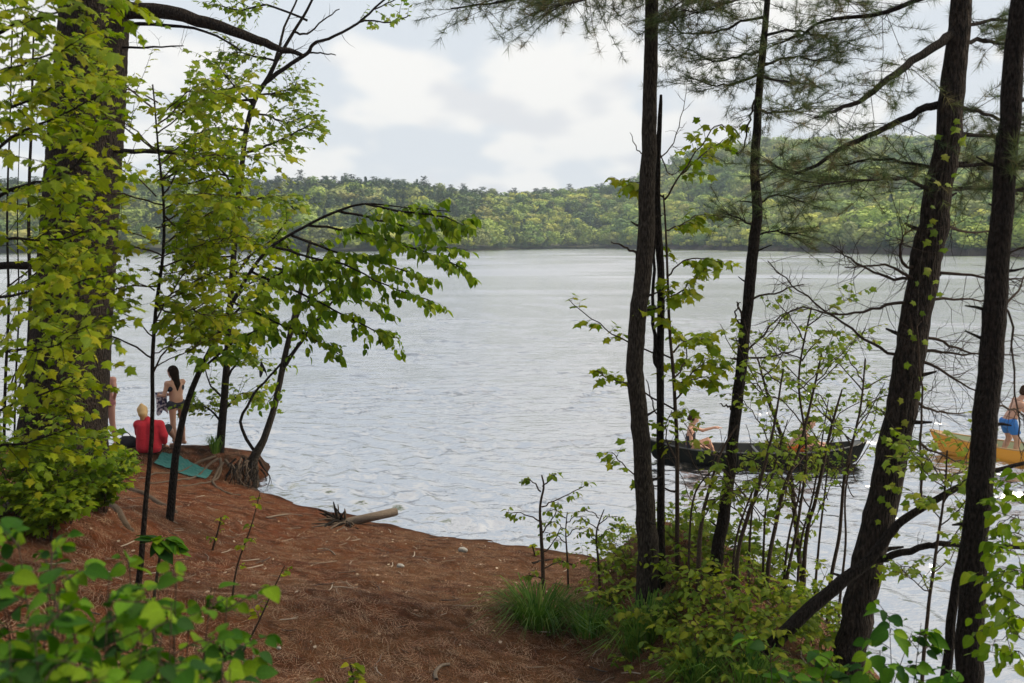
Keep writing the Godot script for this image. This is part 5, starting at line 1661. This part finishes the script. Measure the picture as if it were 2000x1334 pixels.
func bathers() -> void:
	# seated, seen from behind
	var at := ground_at(284, 16.8)
	var p := {"hip": [V(-0.1, 0.11, 0), V(0.1, 0.11, 0)], "shoulder": [V(-0.2, 0.52, -0.03), V(0.2, 0.52, -0.03)], "neck": V(-0.05, 0.61, -0.05), "head": V(-0.12, 0.74, -0.07), "face": V(-0.25, -0.15, -1),
		"elbow": [V(-0.25, 0.3, -0.16), V(0.29, 0.3, 0.02)], "wrist": [V(-0.1, 0.32, -0.36), V(0.25, 0.09, -0.12)], "hand": [V(0.6, 0.1, -0.6), V(0.0, -0.35, -1)], "knee": [V(-0.17, 0.42, -0.42), V(0.19, 0.36, -0.46)], "ankle": [V(-0.14, 0.09, -0.66), V(0.2, 0.09, -0.75)], "toe": [V(0, -0.1, -1), V(0.1, -0.1, -1)], "build": 1.15}
	var o := person("blond person in a red shirt sitting on the shore with back turned", at, p, "skin")
	wear(o, "shirt", "red_cloth", [[V(-0.08, 0.1, 0.01), V(-0.1, 0.46, -0.03), 0.15, 0.135], [V(0.08, 0.1, 0.01), V(0.1, 0.46, -0.03), 0.15, 0.135], [V(-0.2, 0.5, -0.03), V(0.2, 0.5, -0.03), 0.085, 0.085], [V(0, 0.52, -0.03), V(-0.04, 0.6, -0.05), 0.08, 0.066], [V(-0.2, 0.51, -0.03), V(-0.245, 0.32, -0.15), 0.078, 0.07], [V(0.2, 0.51, -0.03), V(0.285, 0.31, 0.01), 0.078, 0.072], [V(0.285, 0.31, 0.01), V(0.265, 0.18, -0.06), 0.066, 0.055]], [[V(0, 0.0, 0), V(0, -1, 0)]])
	wear(o, "trousers", "black_cloth", [[V(-0.08, 0.1, 0), V(0.08, 0.1, 0), 0.13, 0.13], [V(-0.1, 0.12, 0), V(-0.17, 0.42, -0.42), 0.105, 0.075], [V(0.1, 0.12, 0), V(0.19, 0.36, -0.46), 0.105, 0.075]], [])
	wear(o, "hair", "blond_hair", [[V(-0.12, 0.78, -0.05), V(-0.1, 0.72, -0.02), 0.095, 0.085], [V(-0.11, 0.8, -0.02), V(-0.12, 0.875, -0.02), 0.05, 0.035], [V(-0.1, 0.7, -0.01), V(-0.09, 0.62, 0.0), 0.06, 0.03]], [], 0.01)
	# standing, long dark hair, holding a patterned cloth
	at = ground_at(338, 17.6)
	p = {"hip": [V(-0.02, 0.8, 0.08), V(0.09, 0.8, -0.07)], "shoulder": [V(-0.08, 1.24, 0.14), V(0.12, 1.24, -0.12)], "neck": V(0.0, 1.31, -0.01), "head": V(-0.035, 1.44, -0.02), "face": V(-0.9, -0.12, -0.4),
		"elbow": [V(-0.13, 1.02, 0.2), V(0.04, 1.0, -0.24)], "wrist": [V(-0.27, 1.0, 0.06), V(-0.17, 0.98, -0.16)], "hand": [V(-0.7, 0.1, -0.5), V(-1, 0.1, 0.2)], "palm": [V(0, -0.4, -1), V(0, -0.4, 1)], "knee": [V(-0.02, 0.45, 0.08), V(0.09, 0.44, -0.1)], "ankle": [V(0.0, 0.08, 0.07), V(0.1, 0.08, -0.12)], "toe": [V(-0.8, 0, -0.4), V(-0.8, 0, -0.5)], "build": 0.9, "curl": 0.6}
	o = person("person with long dark hair in a dark swimsuit standing on the point with a bundle", at, p, "skin")
	wear(o, "swim_bottoms", "navy_cloth", [[V(-0.03, 0.81, 0.085), V(0.1, 0.81, -0.075), 0.102, 0.102]], [[V(0, 0.9, 0), V(0, 1, 0)], [V(0, 0.74, 0), V(0, -1, 0)]])
	wear(o, "swim_top", "navy_cloth", [[V(-0.05, 1.14, 0.07), V(0.07, 1.14, -0.08), 0.094, 0.094], [V(-0.09, 1.12, 0.0), V(-0.04, 1.12, -0.1), 0.05, 0.05]], [[V(0, 1.19, 0), V(0, 1, 0)], [V(0, 1.08, 0), V(0, -1, 0)]])
	wear(o, "hair", "dark_hair", [[V(-0.015, 1.48, -0.01), V(0.0, 1.44, 0.0), 0.096, 0.09], [V(0.02, 1.44, 0.0), V(0.05, 1.22, 0.02), 0.075, 0.07], [V(0.05, 1.22, 0.02), V(0.05, 1.1, 0.03), 0.07, 0.045]], [], 0.01)
	var c := thing("patterned_cloth", "white and violet patterned cloth held by the person on the point", "cloth", at + V(-0.27, 1.06, -0.02))
	var m := hang_cloth(0.24, 0.42, 20, 14, 0.022)
	part(m.mesh(), "sheet", M.print_cloth, c).rotation.y = 0.7
	# mostly hidden by the big trunk
	at = ground_at(203, 17.6)
	p = {"hip": [V(-0.09, 0.84, 0), V(0.09, 0.84, 0)], "shoulder": [V(-0.16, 1.3, 0), V(0.16, 1.3, 0)], "neck": V(0, 1.38, 0), "head": V(0, 1.52, -0.01), "face": V(0.1, 0, -1),
		"elbow": [V(-0.25, 1.06, 0.05), V(0.23, 1.08, 0.08)], "wrist": [V(-0.14, 0.92, -0.06), V(0.15, 0.9, -0.02)], "hand": [V(0.3, -0.6, -0.5), V(-0.3, -0.8, -0.4)], "knee": [V(-0.1, 0.46, -0.01), V(0.1, 0.46, -0.01)], "ankle": [V(-0.1, 0.08, 0.02), V(0.16, 0.08, 0.02)], "toe": [V(0, 0, -1), V(0.2, 0, -1)], "build": 0.95}
	o = person("person standing half hidden behind the massive pine trunk", at, p, "red_skin")
	wear(o, "swimsuit", "rose_cloth", [[V(-0.06, 0.84, 0), V(0.06, 0.84, 0), 0.115, 0.115], [V(0, 0.9, 0), V(0, 1.2, 0), 0.12, 0.13]], [[V(0, 0.77, 0), V(0, -1, 0)], [V(0, 1.26, 0), V(0, 1, 0)]])
	wear(o, "hair", "brown_hair", [[V(0, 1.56, 0.005), V(0, 1.5, 0.03), 0.094, 0.085]], [], 0.01)
	# towel, bag
	at = ground_at(350, 16.5)
	var tw := thing("teal_towel", "rumpled teal towel spread on the ground beside the seated person", "towel", at)
	m = MB.new()
	var nx := 34
	var ny := 22
	for j in ny + 1:
		for i in nx + 1:
			var x := (float(i) / nx - 0.5) * 1.0
			var z := (float(j) / ny - 0.5) * 0.42 + 0.1 * sin(x * 3.0)
			var y := height(at.x + x, at.z + z) - at.y + 0.018 + 0.025 * absf(noise.get_noise_2d(x * 260.0, z * 260.0 + 40.0)) + 0.02 * maxf(0.0, sin(x * 17.0 + z * 9.0)) * maxf(0.0, noise.get_noise_2d(x * 90.0, z * 90.0) + 0.3)
			m.vert(V(x, y, z), Vector3.ZERO)
	for j in ny:
		for i in nx:
			var a := j * (nx + 1) + i
			m.i.append_array([a, a + 1, a + nx + 2, a, a + nx + 2, a + nx + 1])
	for k in range(0, m.i.size(), 3):
		var nn := (m.v[m.i[k + 2]] - m.v[m.i[k]]).cross(m.v[m.i[k + 1]] - m.v[m.i[k]])
		for q in 3: m.n[m.i[k + q]] += nn
	for k in m.n.size(): m.n[k] = m.n[k].normalized()
	part(m.mesh(), "sheet", M.teal_cloth, tw)
	at = ground_at(240, 17.0)
	var bg := thing("dark_bag", "small dark bag slumped on the ground left of the seated person", "bag", at)
	wear(bg, "bag_body", "black_cloth", [[V(-0.1, 0.08, 0), V(0.1, 0.09, 0), 0.1, 0.11], [V(-0.04, 0.14, 0), V(0.08, 0.16, 0), 0.08, 0.06]], [[V(0, -0.01, 0), V(0, -1, 0)]])
	m = MB.new()
	m.tube(smooth_line([V(-0.08, 0.18, 0.02), V(-0.04, 0.27, 0.03), V(0.05, 0.28, 0.03), V(0.1, 0.19, 0.02)], 10), tapered(11, 0.009, 0.009), 6)
	part(m.mesh(), "strap", M.black_cloth, bg)
	# black cloth on the branch
	var bc := thing("hung_cloth", "small black cloth hung on a thin branch over the water", "cloth", W(510, 706, 17.05))
	m = drape(0.15, 0.28)
	part(m.mesh(), "sheet", M.black_cloth, bc).rotation.y = 0.4

# ---------------------------------------------------------------- canoes
func canoe(called: String, label: String, at: Vector3, turn: float, length: float, beam: float, deep: float, rise: float, hull: String, inside: String, rail: String) -> Node3D:
	var o := thing(called, label, "canoe", at)
	o.rotation.y = turn
	var n := 44
	var s := 14
	var outer := MB.new()
	var inner := MB.new()
	var half := func(u: float) -> float: return beam * 0.5 * pow(maxf(0.0, 1.0 - pow(absf(u), 2.4)), 0.72)
	var top := func(u: float) -> float: return deep + rise * pow(absf(u), 3.2)
	var keel := func(u: float) -> float: return 0.02 + 0.16 * pow(absf(u), 9.0)
	var point := func(u: float, a: float, thick: float) -> Vector3:
		# a from -1 (port rail) to 1 (starboard rail)
		var h: float = maxf(half.call(u) - thick, 0.004)
		var y0: float = keel.call(u) + thick
		var y1: float = top.call(u)
		var ang := absf(a)
		var yy := pow(ang, 2.6)
		var xx := pow(sin(minf(ang, 1.0) * PI * 0.5), 0.75)
		var curve := 1.0 + 0.02 * sin(yy * PI)
		return Vector3(u * length * 0.5 * (1.0 - 0.035 * (1.0 - yy) * pow(absf(u), 6.0) * 2.0), lerpf(y0, y1, yy), signf(a) * h * xx * curve)
	for pass_ in 2:
		var m: MB = inner if pass_ else outer
		for i in n + 1:
			var u := lerpf(-1.0, 1.0, float(i) / n)
			u = signf(u) * pow(absf(u), 0.8)
			for j in s + 1:
				var a := lerpf(-1.0, 1.0, float(j) / s)
				var p: Vector3 = point.call(u, a, 0.014 if pass_ else 0.0)
				var nn := Vector3(u * 0.4, -1.0 + absf(a), signf(a) * absf(a) * 1.6 + 0.001).normalized()
				m.vert(p, -nn if pass_ else nn)
		for i in n:
			for j in s:
				var a := i * (s + 1) + j
				m.quad(a, a + 1, a + s + 2, a + s + 1)
	part(outer.mesh(), "hull", M[hull], o)
	part(inner.mesh(), "inside_shell", M[inside], o)
	for sd in [-1.0, 1.0]:
		var m := MB.new()
		var line := []
		for i in n + 1:
			var u := lerpf(-0.995, 0.995, float(i) / n)
			line.append(Vector3(u * length * 0.5, top.call(u) + 0.008, sd * (half.call(u) - 0.004)))
		m.tube(line, tapered(n + 1, 0.016, 0.016), 8)
		part(m.mesh(), "gunwale", M[rail], o)
		m = MB.new()
		var dk := []
		for i in 7:
			var u: float = sd * lerpf(0.86, 0.995, i / 6.0)
			dk.append([Vector3(u * length * 0.5, top.call(u) + 0.012, -half.call(u)), Vector3(u * length * 0.5, top.call(u) + 0.012, half.call(u))])
		for i in 6:
			m.flat(PackedVector3Array([dk[i][0], dk[i][1], dk[i + 1][1], dk[i + 1][0]]), Vector3.UP)
		part(m.mesh(), "deck_plate", M[rail], o)
		m = MB.new()
		var su: float = sd * 0.52
		m.box(Transform3D(Basis(), Vector3(su * length * 0.5, top.call(su) - 0.09, 0)), Vector3(0.24, 0.025, half.call(su) * 1.9), 0.006)
		part(m.mesh(), "seat", M.ash_wood if hull == "orange_hull" else M.black_inside, o)
	var mt := MB.new()
	mt.box(Transform3D(Basis(), Vector3(0, top.call(0.0) - 0.02, 0)), Vector3(0.06, 0.022, beam * 0.98), 0.006)
	part(mt.mesh(), "thwart", M[rail], o)
	return o

func canoes() -> void:
	var at := W(1480, 700, 18.6)
	at.y = -0.09
	canoe("black_canoe", "black canoe with two seated people, half screened by bushes", at, -0.06, 4.5, 0.9, 0.36, 0.2, "black_hull", "black_inside", "dull_metal")
	var seat := W(1352, 700, 18.55)
	seat.y = -0.05
	var p := {"hip": [V(0.0, 0.34, -0.09), V(0.0, 0.34, 0.09)], "shoulder": [V(0.03, 0.76, -0.15), V(-0.03, 0.74, 0.15)], "neck": V(0.03, 0.85, 0), "head": V(0.075, 0.985, 0), "face": V(1, 0.0, 0.05),
		"elbow": [V(0.28, 0.68, -0.16), V(-0.02, 0.48, 0.2)], "wrist": [V(0.5, 0.74, -0.14), V(0.2, 0.42, 0.2)], "hand": [V(1, 0.1, 0), V(1, -0.2, 0)], "palm": [V(0, -1, 0), V(0, -1, 0)], "knee": [V(0.38, 0.5, -0.1), V(0.34, 0.52, 0.13)], "ankle": [V(0.5, 0.16, -0.1), V(0.5, 0.16, 0.13)], "toe": [V(1, -0.1, 0), V(1, -0.1, 0)], "build": 0.88, "curl": 0.2}
	var o := person("person in a dark swimsuit seated in the black canoe, one arm stretched forward", seat, p, "skin")
	wear(o, "swimsuit", "navy_cloth", [[V(0, 0.34, -0.06), V(0, 0.34, 0.06), 0.102, 0.102], [V(0, 0.4, -0.045), V(0.0, 0.68, -0.06), 0.092, 0.092], [V(0, 0.4, 0.045), V(0.0, 0.68, 0.06), 0.092, 0.092]], [[V(0.0, 0.66, 0), V(-0.5, 1, 0)]])
	wear(o, "hair", "brown_hair", [[V(0.05, 1.03, 0), V(0.035, 0.985, 0), 0.088, 0.086], [V(0.0, 0.99, 0), V(-0.035, 0.96, 0), 0.05, 0.045]], [[V(0.13, 1.0, 0), V(1, -0.45, 0)]], 0.01)
	seat = W(1552, 700, 18.6)
	seat.y = -0.05
	p = {"hip": [V(0.0, 0.34, -0.1), V(0.0, 0.34, 0.1)], "shoulder": [V(0.24, 0.66, -0.17), V(0.2, 0.64, 0.17)], "neck": V(0.3, 0.74, 0), "head": V(0.36, 0.86, 0.02), "face": V(1, -0.3, 0.2),
		"elbow": [V(0.45, 0.5, -0.2), V(0.42, 0.48, 0.22)], "wrist": [V(0.62, 0.42, -0.1), V(0.6, 0.4, 0.14)], "hand": [V(1, -0.1, 0.2), V(1, -0.1, -0.2)], "knee": [V(0.42, 0.4, -0.14), V(0.42, 0.38, 0.16)], "ankle": [V(0.6, 0.14, -0.12), V(0.62, 0.14, 0.14)], "toe": [V(1, -0.1, 0), V(1, -0.1, 0)], "build": 0.98}
	o = person("dark haired person in orange shorts leaning forward in the black canoe's bow half", seat, p, "skin")
	wear(o, "shorts", "orange_cloth", [[V(0.0, 0.34, -0.07), V(0.0, 0.34, 0.07), 0.125, 0.125], [V(0.0, 0.34, -0.1), V(0.22, 0.38, -0.12), 0.108, 0.09], [V(0.0, 0.34, 0.1), V(0.22, 0.37, 0.13), 0.108, 0.09]], [[V(0.05, 0.44, 0), V(-0.3, 1, 0)], [V(0.22, 0.36, 0), V(1, 0, 0)]])
	wear(o, "hair", "dark_hair", [[V(0.33, 0.91, 0.015), V(0.31, 0.87, 0.01), 0.09, 0.09], [V(0.29, 0.86, 0.0), V(0.26, 0.74, 0.0), 0.06, 0.05]], [[V(0.42, 0.88, 0), V(1, -0.3, 0)]], 0.01)
	# orange canoe at the right edge
	var bow := W(1822, 700, 19.6)
	var dirv := Vector3(0.84, 0, 0.54).normalized()
	at = bow + dirv * 2.45
	at.y = -0.09
	canoe("orange_canoe", "orange canoe with pale inside, its high bow behind the straight dark trunk", at, -atan2(dirv.z, dirv.x), 4.9, 0.92, 0.38, 0.17, "orange_hull", "pale_inside", "ash_wood")
	seat = bow + dirv * 1.5
	seat.y = -0.045
	p = {"hip": [V(-0.02, 0.82, -0.1), V(0.0, 0.82, 0.1)], "shoulder": [V(0.2, 1.26, -0.18), V(0.14, 1.24, 0.19)], "neck": V(0.24, 1.35, 0), "head": V(0.33, 1.46, 0.0), "face": V(1, -0.5, -0.1),
		"elbow": [V(0.4, 1.05, -0.22), V(0.32, 1.0, 0.22)], "wrist": [V(0.56, 0.88, -0.12), V(0.5, 0.82, 0.14)], "hand": [V(0.6, -0.8, 0.1), V(0.6, -0.8, -0.1)], "palm": [V(-1, -0.3, 0), V(-1, -0.3, 0)], "knee": [V(0.1, 0.48, -0.13), V(0.14, 0.46, 0.12)], "ankle": [V(-0.06, 0.1, -0.14), V(0.1, 0.1, 0.12)], "toe": [V(1, 0, 0), V(1, 0, 0.1)], "build": 1.05}
	o = person("bare chested person in blue shorts bending forward in the orange canoe", seat, p, "skin")
	wear(o, "shorts", "blue_cloth", [[V(-0.02, 0.84, -0.07), V(0.0, 0.84, 0.07), 0.128, 0.128], [V(-0.01, 0.82, -0.1), V(0.06, 0.62, -0.12), 0.115, 0.1], [V(0.0, 0.82, 0.1), V(0.09, 0.62, 0.12), 0.115, 0.1]], [[V(0.0, 0.93, 0), V(-0.3, 1, 0)], [V(0.05, 0.6, 0), V(0.2, -1, 0)]])
	wear(o, "hair", "brown_hair", [[V(0.305, 1.52, 0.0), V(0.28, 1.47, 0.0), 0.096, 0.09], [V(0.3, 1.56, 0.03), V(0.36, 1.555, -0.02), 0.05, 0.05]], [[V(0.4, 1.49, 0), V(1, -0.5, 0)]], 0.01)

# ---------------------------------------------------------------- driftwood and small things
func driftwood() -> void:
	var d := ground_depth(690, 1022)
	var base := W(690, 1022, d)
	base.y = height(base.x, base.z)
	var o := thing("driftwood_log", "weathered driftwood log with its root plate, lying on the beach toward the water", "log", base)
	var line := smooth_line([W(668, 1024, d) - base, W(690, 1018, d) - base, W(730, 1009, d - 0.05) - base, W(775, 999, d + 0.1) - base], 14)
	var m := MB.new()
	m.tube(line, [0.1, 0.09, 0.08, 0.074, 0.072, 0.07, 0.07, 0.069, 0.069, 0.068, 0.068, 0.067, 0.066, 0.065, 0.06], 16, Color.WHITE, 0.05)
	part(m.mesh(), "log", M.drift_wood, o)
	for k in 33:
		m = MB.new()
		var a := W(672 + rnd(-8, 6), 1022 + rnd(-5, 5), d) - base
		var ex: float = [604, 618, 636, 655, 622, 652, 672, 700, 640, 690, 610][k % 11] + rnd(-6, 6)
		var ey: float = [1036, 994, 1034, 1036, 1004, 984, 992, 1034, 998, 1034, 1020][k % 11] + rnd(-5, 5)
		var e := W(ex, ey, minf(d + rnd(-0.15, 0.1), ground_depth(ex, ey))) - base
		if k >= 11: e = a.lerp(e, rnd(0.4, 0.9))
		e.y = maxf(e.y, height(e.x + base.x, e.z + base.z) - base.y + 0.01)
		var l := smooth_line([a, a.lerp(e, 0.5) + rdir() * 0.05 + V(0, 0.02, 0), e], 7)
		m.tube(l, tapered(8, rnd(0.022, 0.04), 0.008), 6, Color.WHITE, 0.12)
		part(m.mesh(), "root", M.dark_bark if k % 3 else M.root_wood, o)
	m = MB.new()
	m.tube(smooth_line([W(660, 1008, d) - base, W(661, 995, d) - base, W(660, 985, d) - base], 6), tapered(7, 0.014, 0.008), 5)
	part(m.mesh(), "branch", M.root_wood, o)
	# dead branch at the water's edge
	d = ground_depth(970, 1053)
	base = W(970, 1053, d)
	base.y = height(base.x, base.z)
	o = thing("waterline_branch", "black wet branch lying along the water's edge", "branch", base)
	m = MB.new()
	m.tube(smooth_line([W(915, 1043, d + 0.1) - base, W(945, 1049, d) - base, W(965, 1047, d) - base, W(990, 1055, d - 0.1) - base, W(1030, 1062, d - 0.15) - base], 16), tapered(17, 0.014, 0.022), 7, Color.WHITE, 0.1)
	part(m.mesh(), "stick", M.dark_bark, o)
	m = MB.new()
	m.tube(smooth_line([W(962, 1048, d) - base, W(970, 1050, d) - base, W(978, 1060, d - 0.1) - base], 6), tapered(7, 0.016, 0.008), 6, Color.WHITE, 0.1)
	part(m.mesh(), "side_branch", M.dark_bark, o)
	for s in [[860, 1312, "gnarled pale root stub at the bottom edge of the bare bank", [[852, 1334], [850, 1318], [862, 1306], [878, 1303]], 0.02], [640, 1080, "thin curved stick on the bank in front of the driftwood", [[620, 1074], [635, 1073], [648, 1078], [655, 1086]], 0.012], [1075, 1098, "dark stick on the bank beside the beach sapling", [[1040, 1102], [1065, 1096], [1095, 1098], [1125, 1108]], 0.016], [575, 1007, "grey stick on the sand left of the driftwood", [[520, 1012], [560, 1006], [590, 1008]], 0.014]]:
		d = ground_depth(s[0], s[1])
		base = W(s[0], s[1], d)
		base.y = height(base.x, base.z)
		o = thing("fallen_stick", s[2], "stick", base)
		var pts := []
		for q in s[3]:
			var r := W(q[0], q[1], ground_depth(q[0], minf(q[1], 1333)))
			r.y = height(r.x, r.z) + s[4] * 0.6
			pts.append(r - base)
		m = MB.new()
		m.tube(smooth_line(pts, 12), tapered(13, s[4], s[4] * 0.6), 7, Color.WHITE, 0.12)
		part(m.mesh(), "stick", M.drift_wood if s[0] in [860, 575, 640] else M.dark_bark, o)
	for s in [[905, 1078, 0.07, "pale grey stone lying near the waterline"], [783, 1108, 0.05, "small grey stone in the middle of the bare bank"], [545, 1271, 0.02, "white pebble on the needle slope below the seedlings"]]:
		d = ground_depth(s[0], s[1])
		base = W(s[0], s[1], d)
		base.y = height(base.x, base.z)
		var f := Field.new(V(-0.12, -0.1, -0.12), V(0.12, 0.12, 0.12), 0.008)
		var z: float = s[2]
		f.capsule(V(-z * 0.5, z * 0.3, 0), V(z * 0.5, z * 0.25, z * 0.2), z * 0.55, z * 0.4, 0.02)
		f.capsule(V(0, z * 0.4, -z * 0.3), V(z * 0.2, z * 0.3, z * 0.3), z * 0.4, z * 0.45, 0.02)
		f.keep(V(0, z * 0.75, 0), V(0.2, 1, 0.1).normalized())
		m = MB.new()
		f.skin(m, Color.WHITE)
		var st := mat("stone_%d" % s[0], lin(0.3, 0.29, 0.27), 0.9)
		st.albedo_texture = noise_tex(7, 0.03, [[0.3, Color(0.75, 0.75, 0.75)], [0.7, Color(1, 1, 1)]], 128)
		st.uv1_triplanar = true
		st.uv1_scale = Vector3.ONE * 8.0
		tag(part(m.mesh(), "stone", st, self, base), s[3], "stone")

func stage(what: String) -> void:
	print("%6d ms %s" % [Time.get_ticks_msec(), what])

func _ready() -> void:
	rng.seed = 20240517
	noise.seed = 12
	noise.noise_type = FastNoiseLite.TYPE_SIMPLEX_SMOOTH
	noise.frequency = 0.05
	noise.fractal_octaves = 4
	set_light()
	stage("sky")
	make_materials()
	stage("materials")
	make_ground()
	stage("ground")
	make_water()
	stage("water")
	make_far_shore()
	stage("far shore")
	left_trees()
	stage("left trees")
	right_trees()
	stage("right trees")
	undergrowth()
	ground_cover()
	stage("undergrowth")
	bathers()
	stage("bathers")
	canoes()
	stage("canoes")
	driftwood()
	make_litter()
	stage("done")
